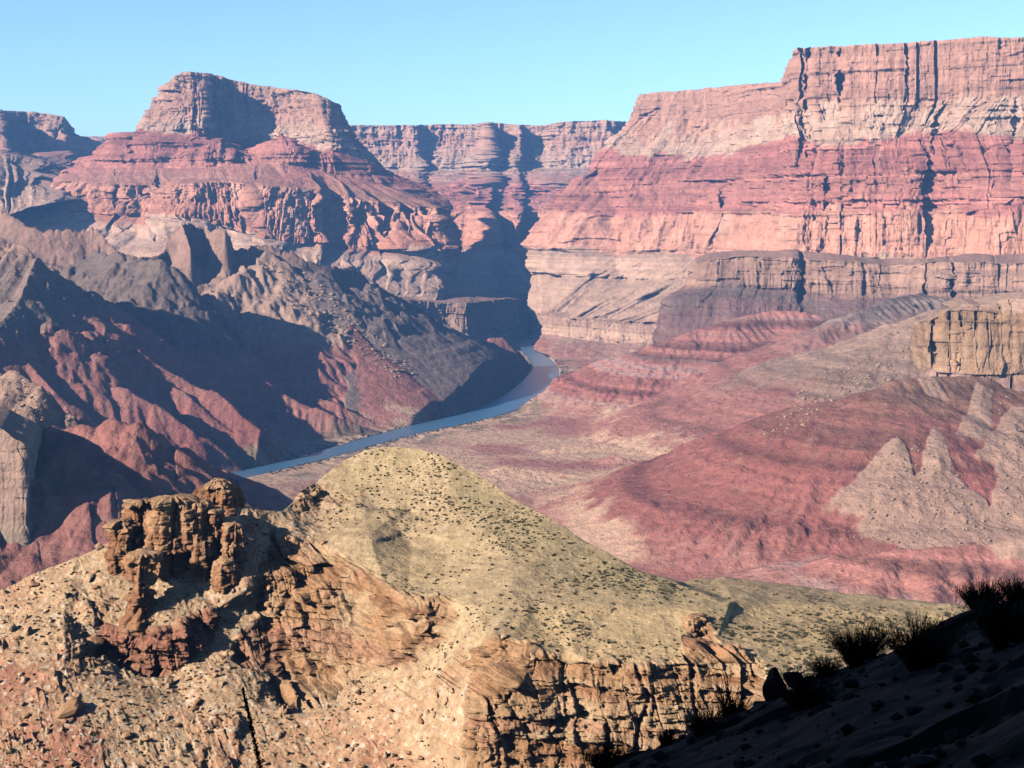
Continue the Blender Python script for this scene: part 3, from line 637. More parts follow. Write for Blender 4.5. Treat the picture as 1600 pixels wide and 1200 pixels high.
for k, nm, lb in ((0, 'left_bank_hills', 'dark grey and red eroded ridges falling to the left bank of the river'),
                  (1, 'right_bank_hills', 'striped red shale hills and tan talus fans on the right bank of the river'),
                  (2, 'canyon_floor', 'sandy tan and red canyon floor along the river')):
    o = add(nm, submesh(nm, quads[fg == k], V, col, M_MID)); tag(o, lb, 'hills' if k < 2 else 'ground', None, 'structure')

# river water
def ribbon(P, Wd, z, extra=6.):
    P = np.array(P); n = 14; t = np.linspace(0, len(P) - 1, (len(P) - 1) * n + 1)
    Q = np.stack([np.interp(t, np.arange(len(P)), P[:, k]) for k in (0, 1)], -1); w = np.interp(t, np.arange(len(P)), Wd) + extra
    Q = box(Q, 15, 0); T = np.gradient(Q, axis=0); T /= np.linalg.norm(T, axis=1, keepdims=True); Nn = np.stack([-T[:, 1], T[:, 0]], -1)
    rows = [np.concatenate([Q + Nn * (w * k)[:, None], np.full((len(Q), 1), z)], 1) for k in (-1, -.5, 0, .5, 1)]
    return np.stack(rows)
wm = bpy.data.materials.new('river_water'); wm.use_nodes = True
n = wm.node_tree.nodes; l = wm.node_tree.links; b = n['Principled BSDF']
b.inputs['Base Color'].default_value = (.05, .12, .20, 1); b.inputs['Roughness'].default_value = .30; b.inputs['IOR'].default_value = 1.33
tc = n.new('ShaderNodeTexCoord'); ns_ = n.new('ShaderNodeTexNoise'); ns_.inputs['Scale'].default_value = .09; ns_.inputs['Detail'].default_value = 5
l.new(tc.outputs['Object'], ns_.inputs['Vector']); bp = n.new('ShaderNodeBump'); bp.inputs['Distance'].default_value = .5; bp.inputs['Strength'].default_value = .6
l.new(ns_.outputs['Fac'], bp.inputs['Height']); l.new(bp.outputs[0], b.inputs['Normal'])
rv = ribbon(RP, RW, -500.)
o = add('river', make_mesh('river', rv, gridquads(rv.shape[0], rv.shape[1], True), None, wm)); tag(o, 'blue green river winding along the canyon floor', 'river', None, 'structure')

# one ground sheet under everything
gx = np.linspace(-13000, 13000, 40); gy = np.linspace(-3000, 14000, 40)
GX, GY = np.meshgrid(gx, gy); GZ = np.full(GX.shape, -512.)
gc = np.broadcast_to(TONTO2, GX.shape + (3,))
o = add('ground', make_mesh('ground', np.stack([GX, GY, GZ], -1), gridquads(40, 40, True), gc, M_FAR)); tag(o, 'canyon ground below the cliffs', 'ground', None, 'structure')
# ------------------------------------------------------------------ foreground hill (about 360-540 m away)
SIL = [(-80,965,455),(0,925,455),(60,895,458),(120,872,462),(170,850,465),(200,842,464),(250,838,465),(300,825,467),(345,796,476),(380,791,481),(410,797,483),(440,800,486),(458,785,497),(470,765,505),(490,757,516),(515,735,524),(540,717,530),(570,702,532),(600,697,532),(630,697,530),(660,702,525),(700,716,515),(730,730,508),(760,746,500),(800,775,485),(850,806,470),(900,836,455),(950,863,443),(1000,890,430),(1040,905,424),(1058,911,423)]
SIL2 = [(1062,912,452),(1090,906,458),(1120,903,462),(1200,910,460),(1300,922,455),(1400,938,435),(1480,945,425),(1600,962,410),(1740,985,395)]
LINES = [
 SIL + SIL2,
 [(1058,911,423),(1090,924,415),(1120,934,409),(1142,940,405),(1050,946,402),(950,946,402),(880,949,402),(830,956,400)],
 [(1064,913,450),(1096,924,436),(1126,934,422),(1150,940,411)],
 [(1480,985,398),(1380,960,410),(1280,950,416),(1200,945,417)],
 # lip and foot of the front cliff
 [(425,835,473),(440,832,474),(475,847,470),(520,872,458),(560,887,448),(600,907,436),(640,937,424),(690,942,420),(706,962,415)],
 [(412,905,453),(414,960,446),(422,1010,440),(445,1060,432),(500,1062,427),(560,1052,424),(620,1037,416),(665,1020,412),(692,1000,410)],
 # lip and foot of the near cliff
 [(768,992,385),(800,1001,382),(850,1019,376),(900,1031,372),(1000,1041,368),(1062,1037,369),(1120,1000,380),(1190,1037,367),(1225,1062,358),(1330,1080,350)],
 [(772,1010,383),(768,1050,380),(742,1090,372),(737,1150,370),(735,1245,366)],
 [(737,1245,366),(900,1245,361),(1100,1245,357),(1300,1245,345),(1740,1245,330)],
 # gully left of it
 [(760,985,394),(745,1030,390),(725,1075,386),(718,1150,381),(716,1245,374)],
 # dark red cliff band on the left slope
 [(150,967,438),(200,985,433),(260,982,432),(318,957,440),(338,952,443)],
 [(155,1015,433),(200,1040,429),(262,1054,426),(302,1030,430),(338,985,439)],
]
PTS = [(600,800,490),(500,800,495),(560,760,512),(700,800,482),(640,760,505),(800,870,440),(700,870,456),(760,820,470),(900,900,425),(850,880,435),(640,850,470),(580,850,462),
 (1100,955,395),(950,980,390),(850,985,392),(1000,1000,382),(1250,990,395),(1350,1020,378),
 (0,1000,430),(0,1100,405),(0,1245,378),(-80,1245,378),(-80,1100,405),(100,950,440),(100,1050,416),(100,1150,395),(200,1090,410),(200,1160,396),(200,1245,380),(300,900,452),(250,900,453),(385,865,457),(405,845,464),(350,850,460),(385,920,446),(330,1060,420),(300,1110,410),(300,1245,382),
 (410,950,452),(360,1010,436),(400,1100,412),(400,1245,386),(480,1120,410),(550,1120,406),(550,1245,386),(620,1100,400),(640,1180,390),(660,1245,382),(480,1180,398),(800,945,405),(740,950,408)]
vs = []; es = []; seen = {}
def vid(p):
    k = (p[0], p[1])
    if k not in seen: seen[k] = len(vs); vs.append(p)
    return seen[k]
for Ln in LINES:
    ids = [vid(p) for p in Ln]; es += list(zip(ids[:-1], ids[1:]))
for p in PTS: vid(p)
r = delaunay_2d_cdt([Vector((v[0], v[1])) for v in vs], es, [], 0, 1e-3)
ov = np.array([(v.x, v.y) for v in r[0]]); oY = np.array([np.mean([vs[k][2] for k in src]) if src else np.nan for src in r[3]])
for i in np.where(np.isnan(oY))[0]:
    d = [(v[0] - ov[i, 0]) ** 2 + (v[1] - ov[i, 1]) ** 2 for v in vs]; oY[i] = vs[int(np.argmin(d))][2]
oU = 1 / oY                                                       # planes stay planes when 1/distance is interpolated
FC = 1640
fpx = np.linspace(-70, 1730, FC)
sil = np.array(SIL + SIL2); psil = np.interp(fpx, sil[:, 0], sil[:, 1])
FR = 560
tv = np.linspace(0, 1, FR)
GPX = np.broadcast_to(fpx, (FR, FC)).copy(); GPY = psil + .4 + (1240 - psil) * tv[:, None]
GU = np.full((FR, FC), np.nan)
for f in r[2]:
    for k in range(1, len(f) - 1):
        a, b_, c_ = ov[f[0]], ov[f[k]], ov[f[k + 1]]; ua, ub, uc = oU[f[0]], oU[f[k]], oU[f[k + 1]]
        c0 = np.searchsorted(fpx, min(a[0], b_[0], c_[0])) ; c1 = np.searchsorted(fpx, max(a[0], b_[0], c_[0]), side='right')
        if c1 <= c0: continue
        X_ = GPX[:, c0:c1]; Y_ = GPY[:, c0:c1]
        det = (b_[1] - c_[1]) * (a[0] - c_[0]) + (c_[0] - b_[0]) * (a[1] - c_[1])
        if abs(det) < 1e-9: continue
        w0 = ((b_[1] - c_[1]) * (X_ - c_[0]) + (c_[0] - b_[0]) * (Y_ - c_[1])) / det
        w1 = ((c_[1] - a[1]) * (X_ - c_[0]) + (a[0] - c_[0]) * (Y_ - c_[1])) / det
        w2 = 1 - w0 - w1; m = (w0 >= -1e-6) & (w1 >= -1e-6) & (w2 >= -1e-6)
        G = GU[:, c0:c1]; G[m] = (w0 * ua + w1 * ub + w2 * uc)[m]
for j in range(FC):                                               # fill what the outline left open
    col_ = GU[:, j]; bad = np.isnan(col_)
    if bad.all(): continue
    if bad.any(): col_[bad] = np.interp(np.where(bad)[0], np.where(~bad)[0], col_[~bad])
cols_bad = np.isnan(GU).all(0)
if cols_bad.any():
    gi = np.where(~cols_bad)[0]
    for j in np.where(cols_bad)[0]: GU[:, j] = GU[:, gi[np.argmin(np.abs(gi - j))]]
GY_ = 1 / GU

def poly_mask(poly, X_, Y_, soft):
    P = np.array(poly, float); ins = np.zeros(X_.shape, bool); dm = np.full(X_.shape, 1e9)
    for i in range(len(P)):
        a = P[i]; b_ = P[(i + 1) % len(P)]; e = b_ - a
        cr = ((a[1] > Y_) != (b_[1] > Y_)) & (X_ < (b_[0] - a[0]) * (Y_ - a[1]) / (b_[1] - a[1] + 1e-9) + a[0]); ins ^= cr
        t = np.clip(((X_ - a[0]) * e[0] + (Y_ - a[1]) * e[1]) / ((e ** 2).sum() + 1e-9), 0, 1)
        dm = np.minimum(dm, (X_ - a[0] - t * e[0]) ** 2 + (Y_ - a[1] - t * e[1]) ** 2)
    dm = np.sqrt(dm); sd = np.where(ins, dm, -dm)
    return sst(-soft, soft, sd + soft * .9 * fbm(X_ / 25, Y_ / 25, 0, 3, 201)).astype(np.float32)
R1 = poly_mask([(420,832),(475,845),(520,870),(560,885),(600,905),(640,933),(700,940),(710,965),(695,1005),(620,1045),(560,1060),(520,1090),(440,1110),(415,1040),(405,930)], GPX, GPY, 10)
R2 = poly_mask([(766,992),(800,1000),(850,1018),(900,1030),(1000,1040),(1065,1034),(1080,972),(1112,972),(1125,1010),(1190,1030),(1200,1080),(1290,1110),(1290,1250),(733,1250),(740,1090)], GPX, GPY, 6)
R3 = poly_mask([(150,967),(200,985),(260,980),(318,955),(340,952),(340,985),(302,1032),(262,1058),(200,1044),(152,1018)], GPX, GPY, 5)
R4 = poly_mask([(375,985),(430,985),(440,1040),(400,1050),(365,1030)], GPX, GPY, 7)
R5 = poly_mask([(385,880),(415,880),(420,960),(395,935)], GPX, GPY, 6)
R6 = poly_mask([(458,790),(475,758),(505,755),(500,790),(470,800)], GPX, GPY, 5)
RED = poly_mask([(-80,1010),(60,1030),(160,1010),(300,1060),(420,1000),(440,1070),(330,1140),(250,1245),(-80,1245)], GPX, GPY, 26)
LIP = poly_mask([(490,850),(560,820),(700,890),(700,935),(640,930),(600,905),(520,868)], GPX, GPY, 12)
LED = poly_mask([(560,790),(660,800),(700,850),(620,880),(520,840)], GPX, GPY, 16)
BEN = poly_mask([(800,955),(880,946),(1150,942),(1300,945),(1480,960),(1450,1010),(1200,1040),(1110,1000),(1070,1030),(900,1030),(790,998)], GPX, GPY, 9)
GRE = poly_mask([(490,760),(600,700),(660,705),(640,740),(560,780)], GPX, GPY, 14)
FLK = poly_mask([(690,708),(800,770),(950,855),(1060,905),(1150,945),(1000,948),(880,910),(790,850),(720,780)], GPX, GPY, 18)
STK = poly_mask([(430,925),(452,935),(330,1060),(200,1160),(190,1140),(320,1040)], GPX, GPY, 8)
P = W(GPX, GPY, GY_)
du = np.gradient(P, axis=1); dv = np.gradient(P, axis=0)
N = -np.cross(du, dv); N = box(box(N, 13, 1), 13, 0); N /= np.linalg.norm(N, axis=-1, keepdims=True) + 1e-9
P = np.stack([box(box(P[..., k], 5, 1), 5, 0) for k in range(3)], -1)

X, Y, Z = P[..., 0], P[..., 1], P[..., 2]
CL = np.clip(R1 * 1.0 + R2 + R3 + R4 * .6 + R5 * .3 + R6 * .7, 0, 1)
zt = Z + .03 * X + 1.2 * fbm(X / 40, Y / 40, 0, 2, 210)
bed = np.tanh(5 * fbm(zt / 5.5, zt * 0, X / 300, 3, 211))
blk = ridged(X / 7.5 + .3 * vn(X / 20, Y / 20, Z / 20), Y / 7.5, Z / 22, 3, 212, .55) - .55
big = ridged(X / 24, Y / 24, Z / 80, 2, 213) - .55
ck = np.abs(vn(X / 11 + .25 * vn(X / 9, Z / 9), Y / 11, Z / 70, 214)); ckm = (1 - sst(0, .13, ck)) * sst(-.2, .4, vn(X / 30, Y / 30, Z / 14, 215))
steps = np.tanh(7 * vn(Z / 2.1 + .5 * vn(X / 12, Y / 12), X / 60, Y / 60, 216))
tal = fbm(X / 9, Y / 9, Z / 9, 4, 217)
peb = np.maximum(vn(X / 1.3, Y / 1.3, Z / 1.3, 218), 0) ** 2
n_led = fbm(X / 15, Y / 15, 0, 2, 228)
hm = sst(470, 560, GPX) * (1 - sst(960, 1150, GPY))
ua = X * .85 + Y * .5
B1, E1 = blocks(ua, zt, 5.5, 4.2, 1); B2, E2 = blocks(ua, zt, 2.4, 1.5, 2); B3, E3 = blocks(ua, zt, 13., 11., 3); B4, E4 = blocks(ua, zt, 1.1, .8, 4); B5, E5 = blocks(ua, zt, 3.0, 7.5, 5)
hb = 1 - .6 * R1
rough_ = sst(-.25, .35, fbm(X / 14, Y / 14, Z / 10, 3, 224)); grass = sst(.0, .4, fbm(X / 9, Y / 9, Z / 3.5, 4, 225)) * (1 - .6 * R2)
D = CL * (1 - .45 * grass) * (1.7 * B1 * hb + 1.0 * B2 * hb + .4 * B4 + 1.9 * B5 * (.35 + R1) - .8 * (1 - sst(0, .3, E5)) * R1 + 2.0 * B3 - .9 * (1 - sst(.0, .35, E1)) + 1.3 * blk + 4.0 * big * (.5 + .8 * R2) + 1.0 * bed * hb + .6 * steps * hb - 3.6 * ckm + .9 * fbm(X / 3, Y / 3, Z / 3, 3, 219))
D = D + (1 - CL) * ((1 - hm) * (1 - BEN) * rough_ * (.26 * B2 + .18 * B4) + (.9 - .45 * hm) * tal + (.5 - .3 * hm) * peb + .5 * steps * np.maximum(LIP, .7 * LED) + .5 * bed * LIP)
D = D + hm * (1 - CL) * (1.3 * fbm(X / 26, Y / 26, 0, 4, 226) + .8 * (ridged(X / 13 - Y / 30, Y / 45, 0, 2, 227) - .5)) + LED * .9 * steps * sst(0, .3, n_led)
slope_crag = sst(.15, .45, fbm(X / 16, Y / 16, Z / 12, 3, 220)) * (1 - CL) * (1 - sst(440, 640, GPX) * (1 - sst(985, 1010, GPY))) * (1 - BEN)
D = D + slope_crag * (.7 * blk + 1.0 * B1 + .6 * B2 + .6 * steps + .5)
N = N * np.stack([np.ones_like(CL), np.ones_like(CL), 1 - .85 * CL], -1); N /= np.linalg.norm(N, axis=-1, keepdims=True) + 1e-9
V = P + N * D[..., None]
# the side away from the camera
edge = V[0].copy(); rows = []
for k in range(1, 16):
    q = edge.copy(); g_ = k * (3.0 + k * 1.6); q[:, 1] += g_; q[:, 0] *= (edge[:, 1] + g_) / edge[:, 1]; q[:, 2] -= np.minimum(.18 * g_ + .0038 * g_ ** 2, 400)
    q[:, 2] += 1.2 * fbm(q[:, 0] / 18, q[:, 1] / 18, 0, 3, 221) * min(1, k / 3); rows.append(q)
rows = rows[::-1]
low = V[-1].copy(); tail = []
for g_ in (12, 40, 90): 
    q = low.copy(); q[:, 1] -= g_; q[:, 0] *= (low[:, 1] - g_) / low[:, 1]; q[:, 2] -= .55 * g_; tail.append(q)
TAN = C([.46, .335, .20]); TANL = C([.50, .335, .205]); ORG = C([.47, .265, .145]); ORGD = C([.30, .145, .078]); MAR = C([.245, .105, .072]); YEL = C([.53, .385, .215]); GRN = C([.41, .315, .17])
c_ = np.broadcast_to(TANL, V.shape).copy()
def over(c, colr, m): return c * (1 - m[..., None]) + colr * m[..., None]
n1 = fbm(X / 30, Y / 30, Z / 30, 4, 230); n2 = fbm(X / 6, Y / 6, Z / 6, 3, 231); n3 = vn(X / 1.1, Y / 1.1, Z / 1.1, 232)
c_ = over(c_, TAN, np.clip(hm * 1.0, 0, 1)); c_ = over(c_, GRN, .6 * GRE)
c_ = over(c_, C([.42,.225,.14]), .6 * sst(-.05, .4, n1) * (1 - hm) + .5 * slope_crag)
c_ = over(c_, MAR * 1.5, .75 * RED * sst(-.25, .25, n1 + .5 * n2)); c_ = over(c_, TANL * 1.03, .9 * STK)
c_ = over(c_, YEL, .75 * BEN); c_ = over(c_, YEL * 1.06, .6 * LIP * sst(-.2, .3, n1)); c_ = over(c_, C([.55,.41,.23]), .5 * LED * sst(.1, .4, n1))
rock = over(over(np.broadcast_to(ORG, V.shape), TANL, sst(-.05, .45, bed * .35 + n1 * .8)), ORGD, sst(.1, .5, -bed * .35 + n2 * .5 + n1 * .4) * .8)
rock = over(rock * .86, TANL * .98, .75 * grass)
c_ = over(c_, rock, CL)
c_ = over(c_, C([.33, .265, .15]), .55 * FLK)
c_ = over(c_, MAR * 1.15, .8 * np.maximum(R3, R4 * .7))
mb = sst(2.5, .5, np.abs(GPY - (1065 + .02 * (GPX - 900) + 0))) * 0
zr = Z + .0 * X
rb = sst(.2, .5, fbm(zt / 3.2, zt * 0 + 2, X / 200, 2, 233)); c_ = over(c_, MAR * 1.5, .45 * CL * rb)
c_ = over(c_, C([.58, .47, .36]), .8 * sst(.30, .6, n3) * (1 - CL) * (1 - .75 * hm) * (1 - BEN))
c_ = over(c_, MAR * 1.8, .35 * sst(.35, .6, -n3) * (1 - CL) * (1 - hm) * (1 - BEN))
c_ = c_ * (1 + .14 * n2 + .08 * n1)[..., None]
allV = np.concatenate([np.stack(rows), V, np.stack(tail)]); cb = np.broadcast_to(TAN, (len(rows), FC, 3)); ct = np.broadcast_to(TANL, (len(tail), FC, 3))
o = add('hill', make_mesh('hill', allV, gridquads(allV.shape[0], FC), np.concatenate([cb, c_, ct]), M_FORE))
tag(o, 'sunlit tan scrub covered hill with brown cliffs in the foreground', 'hill', None, 'structure')
def on_hill(px, py):
    j = np.clip(np.searchsorted(fpx, px), 0, FC - 1); i = int(np.clip(round((py - psil[j] - .4) / (1240 - psil[j]) * (FR - 1)), 0, FR - 1)); return V[i, j], i, j

# ---- rock towers on the left shoulder: banded blocks stacked into pinnacles
def tower(px, top, base, hw, Y, seed, taper=.12, depth=.9, lean=0., dome=False):
    z0 = (HY - base) / F * Y - 2.0; z1 = (HY - top) / F * Y; hgt = z1 - z0; hwm = hw / F * Y
    nr = int(max(26, hgt * 5)); na = int(max(40, hwm * 26)); t = np.linspace(0, 1, nr)[:, None]; th = np.linspace(0, 2 * np.pi, na, endpoint=False)[None]
    n_ = 6.0; rs = (np.abs(np.cos(th)) ** n_ + np.abs(np.sin(th)) ** n_) ** (-1 / n_)
    prof = (1 - taper * t)
    if dome: prof = np.sqrt(np.clip(1 - (t * .985) ** 2.2, 0, 1)) * .95 + .05
    else: prof = prof * np.clip(np.sqrt(1 - np.clip((t - .92) / .08, 0, 1) ** 3 * .93), .05, 1)
    rot = seed * .7
    x = hwm * rs * prof * np.cos(th + rot); y = hwm * depth * rs * prof * np.sin(th + rot); z = z0 + hgt * t + 0 * th
    cx = (px - CX) / F * Y + lean * hgt * t; x = x + cx; y = y + Y + hwm * .6 + .1 * hgt * t
    nx = np.cos(th + rot) + 0 * t; ny = np.sin(th + rot) + 0 * t
    dd = .75 * np.tanh(5 * fbm(z / 2.6, z * 0 + seed, th * 0, 3, 240)) * .6 + 2.2 * (ridged(x / 6, y / 6, z / 16, 3, 241 + seed) - .6) + .45 * fbm(x / 1.6, y / 1.6, z / 1.6, 3, 242)
    B1, E1 = blocks(th * hwm, z, 3.6, 3.4, seed); B2, E2 = blocks(th * hwm, z, 1.6, 1.2, seed + 5); B3, _e = blocks(th * hwm, z, 7., 9., seed + 9)
    dd = dd * .45 + 1.2 * B1 + .5 * B2 + 1.9 * B3 + 1.2 * np.tanh(5 * vn(z / 5.5, th * 0 + seed, 0, 250)) - .6 * (1 - sst(0, .3, E1))
    ckk = np.abs(vn(x / 5, y / 5, z / 40, 243 + seed)); dd = dd - 1.6 * (1 - sst(0, .14, ckk)); dd = dd * min(1, hwm / 4.5)
    bl = np.abs(vn(x / 9, y / 9, z / 2.2, 244)); dd = dd - .5 * (1 - sst(0, .12, bl))
    x = x + nx * dd; y = y + ny * dd; z = z + .5 * fbm(x / 2.5, y / 2.5, z / 2.5, 3, 245) * sst(.5, 1, t)
    co = np.stack([x, y, z], -1)
    bed_ = fbm(z / 2.6, z * 0 + seed, th * 0, 3, 240); nn = fbm(x / 5, y / 5, z / 5, 3, 246)
    k = sst(-.2, .35, bed_ * .8 + nn * .5 + .25 * (t - .5)); cc = ORGD * 1.0 * (1 - k[..., None]) + ORG * .82 * k[..., None]; cc = cc * (1 + .2 * nn + .12 * B2)[..., None]
    dust = sst(.80, 1.0, t + .1 * nn) * .5; cc = cc * (1 - dust[..., None]) + TANL * .9 * dust[..., None]
    i = np.arange((nr - 1) * na).reshape(nr - 1, na); nxt = np.roll(i, -1, axis=1); q = np.stack([i, nxt, nxt + na, i + na], -1).reshape(-1, 4)
    co = np.concatenate([co.reshape(-1, 3), co[-1].mean(0, keepdims=True)]); cc = np.concatenate([cc.reshape(-1, 3), cc[-1].mean(0, keepdims=True)])
    tl = np.stack([(nr - 1) * na + np.arange(na), (nr - 1) * na + (np.arange(na) + 1) % na, np.full(na, nr * na)], -1)
    me = make_mesh('rock_tower', co, q, cc, M_FORE, True, tl)
    me.transform(__import__('mathutils').Matrix.Translation((-float((px - CX) / F * Y), -Y, -z0)))
    o = add('rock_tower', me); o.location = ((px - CX) / F * Y, Y, z0); return o
TOW = [
 (216,784,858,22,474,1,.2,1.,'dark brown rock tower with a ragged crown at the upper left of the tower cluster'),
 (186,816,892,22,462,2,.35,1.,'low stepped brown rock block leaning out at the left end of the tower cluster'),
 (262,781,892,31,461,3,.12,1.,'broadest blocky brown rock tower in the middle of the tower cluster'),
 (302,786,880,24,470,4,.2,1.,'shadowed brown rock tower wedged behind the broadest tower, below the rounded dome'),
 (238,820,882,12,458,5,.2,1.,'thin brown rock pillar standing just left of the broadest tower'),
 (331,797,864,19,466,6,.35,1.,'rounded free standing rock pillar right of the broadest tower, below the dome'),
 (363,822,892,23,463,7,.45,1.,'crumbling brown rock block at the right end of the tower cluster'),
 (217,866,966,19,447,8,.12,1.,'tall square rock pillar standing lowest on the slope, with a deep shadow on its right'),
 (316,848,897,17,459,9,.6,1.,'short broken crag under the rounded pillar on the tan slope'),
 (350,876,920,18,456,10,.6,1.,'low crag of broken rock below the crumbling right end of the towers'),
 (1086,968,1085,17,385,12,.05,.8,'banded reddish rock pier standing out of the near cliff below the tan bench'),
 (787,992,1110,13,384,13,.0,.8,'square brown rock pier at the left corner of the near cliff'),
 (838,1003,1060,9,379,14,.1,.9,'narrow brown rock pillar in the near cliff, beside a dark cleft'),
 (755,1090,1260,16,371,15,.0,.8,'darker brown rock buttress at the bottom left of the near cliff'),
 (676,938,1010,15,420,16,.1,.8,'dark brown rock knob at the right end of the upper cliff'),
]
for (a, t_, b_, hw, Y_, sd, tp, dp, lb) in TOW:
    if sd < 11: Y_ = on_hill(a, b_)[0][1] - hw * .05
    tag(tower(a, t_, b_, hw, Y_, sd, tp, dp), lb, 'rock tower', 'rock towers of the foreground hill')
o = tower(332, 755, 825, 44, 478, 11, dome=True); o.name = 'rock_dome'; tag(o, 'rounded dome of ledgy brown rock topping the tower cluster', 'rock dome')

# ------------------------------------------------------------------ shaded slope close to the camera
SUNL = None
def near_z(x, y):
    z = -2.1 + .43 * x - .377 * y
    d = y - 41 - 3.0 * vn(np.asarray(x) / 9, 0.5 * np.ones_like(x), 0, 300)
    z = z - np.where(d > 0, .25 * d + .02 * np.minimum(d, 60) ** 2, 0)
    z = z + .55 * fbm(x / 4, y / 4, 0, 4, 301, .6) * sst(3, 12, y) + .14 * fbm(x / .8, y / .8, 0, 3, 302)
    z = z + .25 * blocks(x + .3 * y, y, 1.6, 1.2, 4)[0] * sst(.1, .6, vn(x / 3, y / 3, 0, 307)) * sst(6, 14, y)
    # the hillside above and behind the camera, which keeps this slope in shade
    b = np.maximum(-y - 6, 0); z = z + np.where(y < -6, 1.15 * b * sst(0, 40, b) - .43 * x * sst(0, 60, b), 0)
    z = z + 3 * fbm(x / 18, y / 18, 0, 3, 303) * sst(10, 60, b)
    z = np.minimum(z, 120 + 5 * fbm(x / 25, y / 25, 0, 2, 304))
    return z
def near_mesh(name, xs, ys):
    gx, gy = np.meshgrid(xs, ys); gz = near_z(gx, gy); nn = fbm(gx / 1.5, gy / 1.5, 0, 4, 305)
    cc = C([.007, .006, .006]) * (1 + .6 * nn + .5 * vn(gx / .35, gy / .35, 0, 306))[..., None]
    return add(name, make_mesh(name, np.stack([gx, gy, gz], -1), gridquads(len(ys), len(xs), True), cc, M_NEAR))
xs = np.concatenate([np.linspace(-330, -14, 80), np.linspace(-12, 32, 320), np.linspace(35, 160, 40)])
ys = np.concatenate([np.linspace(-260, -8, 90), np.linspace(-5, 8, 26), np.linspace(8.3, 56, 320), np.linspace(60, 300, 50)])
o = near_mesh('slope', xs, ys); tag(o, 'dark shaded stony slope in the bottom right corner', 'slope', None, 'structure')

# ------------------------------------------------------------------ plants and stones
def V3(a): return np.array(a, float)
def blob_mesh(name, seed, mat, sub=2, sq=(1, 1, 1), ang=.35):
    import bmesh
    bm = bmesh.new(); bmesh.ops.create_icosphere(bm, subdivisions=sub, radius=1)
    R = np.random.RandomState(seed); planes = [(lambda v: v / np.linalg.norm(v))(R.randn(3)) for _ in range(9)]; cut = .55 + .35 * R.rand(9)
    for v in bm.verts:
        p = np.array(v.co)
        for q, c in zip(planes, cut):
            d = p @ q
            if d > c: p = p - q * (d - c) * .92
        p = p * (1 + ang * .35 * float(vn(np.array([p[0] * 1.7]), np.array([p[1] * 1.7]), np.array([p[2] * 1.7]), seed)[0]))
        v.co = p * np.array(sq)
    me = bpy.data.meshes.new(name); bm.to_mesh(me); bm.free(); me.materials.append(mat)
    return me
M_STONE = plain_mat('weathered_boulder', (.27, .155, .085), .35, 1.5)
M_STONE2 = plain_mat('pale_boulder', (.33, .22, .14), .3, 1.5)
M_BUSH = plain_mat('grey_green_scrub', (.085, .080, .048), .4, 2.0)
M_BUSH2 = plain_mat('grey_scrub', (.155, .138, .108), .35, 2.0)
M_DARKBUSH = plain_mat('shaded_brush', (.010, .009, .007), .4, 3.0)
M_STALK = plain_mat('dry_stalk', (.025, .018, .014), .4, 8.0)

def bush_mesh(name, seed, mat, n=70):
    R = np.random.RandomState(seed); co = []; q = []
    for i in range(n):
        th = R.rand() * 6.283; ph = np.arccos(R.rand() ** .7); r = .45 + .55 * R.rand()
        d = V3((math.sin(ph) * math.cos(th), math.sin(ph) * math.sin(th), math.cos(ph)))
        c = d * r * V3((.62, .62, .60)); a = np.cross(d, R.randn(3)); a /= np.linalg.norm(a) + 1e-6; s_ = .10 + .12 * R.rand()
        b_ = d * .6 + R.randn(3) * .3; b_ /= np.linalg.norm(b_)
        k = len(co); co += [c - a * s_ - b_ * s_, c + a * s_ - b_ * s_, c + a * s_ * .6 + b_ * s_ * 1.3, c - a * s_ * .6 + b_ * s_ * 1.3]; q.append((k, k + 1, k + 2, k + 3))
    for i in range(5):                                           # woody stems down to the ground
        th = R.rand() * 6.283; tip = V3((.35 * math.cos(th), .35 * math.sin(th), .45)); w_ = V3((-math.sin(th), math.cos(th), 0)) * .03
        k = len(co); co += [-w_ + V3((0, 0, -.12)), w_ + V3((0, 0, -.12)), tip + w_ * .4, tip - w_ * .4]; q.append((k, k + 1, k + 2, k + 3))
    return make_mesh(name, np.array(co), np.array(q), None, mat, False)
BUSH = [bush_mesh('bush', k, M_BUSH if k % 3 else M_BUSH2) for k in range(6)]
R = np.random.RandomState(11)
cand = []
tries = 0
while len(cand) < 7500 and tries < 130000:
    tries += 1
    px = R.uniform(-10, 1560); py = R.uniform(695, 1200)
    j = int(np.clip(np.searchsorted(fpx, px), 0, FC - 1))
    if py < psil[j] + 2: continue
    P_, i, j = on_hill(px, py)
    if CL[i, j] > .3: continue
    dens = .16
    if hm[i, j] > .4: dens = .34
    dl_ = 1 - sst(10, 130, (py - psil[j])) 
    if px > 660 and px < 1050: dens += 1.1 * dl_
    dens += 1.0 * FLK[i, j]
    if py > 900 and px > 1000: dens += .25
    if BEN[i, j] > .5: dens = .38
    if R.rand() > dens * (.10 + 1.35 * sst(-.25, .35, vn(np.array([P_[0] / 16.]), np.array([P_[1] / 16.]), 0, 310)[0])): continue
    s_ = .22 + .68 * R.rand() ** 2.8 + (.3 if (py > 960 and px > 1100 and R.rand() < .3) else 0)
    zone = 'bench' if BEN[i, j] > .5 or (px > 1050) else ('flank' if (px > 640 and dl_ > .25) else ('top' if hm[i, j] > .4 else 'slope'))
    cand.append((s_ / P_[1], s_, P_.copy(), zone))
cand.sort(key=lambda c: -c[0])
ZL = {'bench': ('small grey green bush on the flat yellow bench of the foreground hill', 'bushes on the bench of the foreground hill'),
      'flank': ('small dark bush on the shaded right flank of the foreground hill', 'bushes on the right flank of the foreground hill'),
      'top': ('small grey green bush on the rounded tan top of the foreground hill', 'bushes on the rounded top of the foreground hill'),
      'slope': ('small grey bush on the stony slope left of the foreground hill', 'bushes on the stony left slope')}
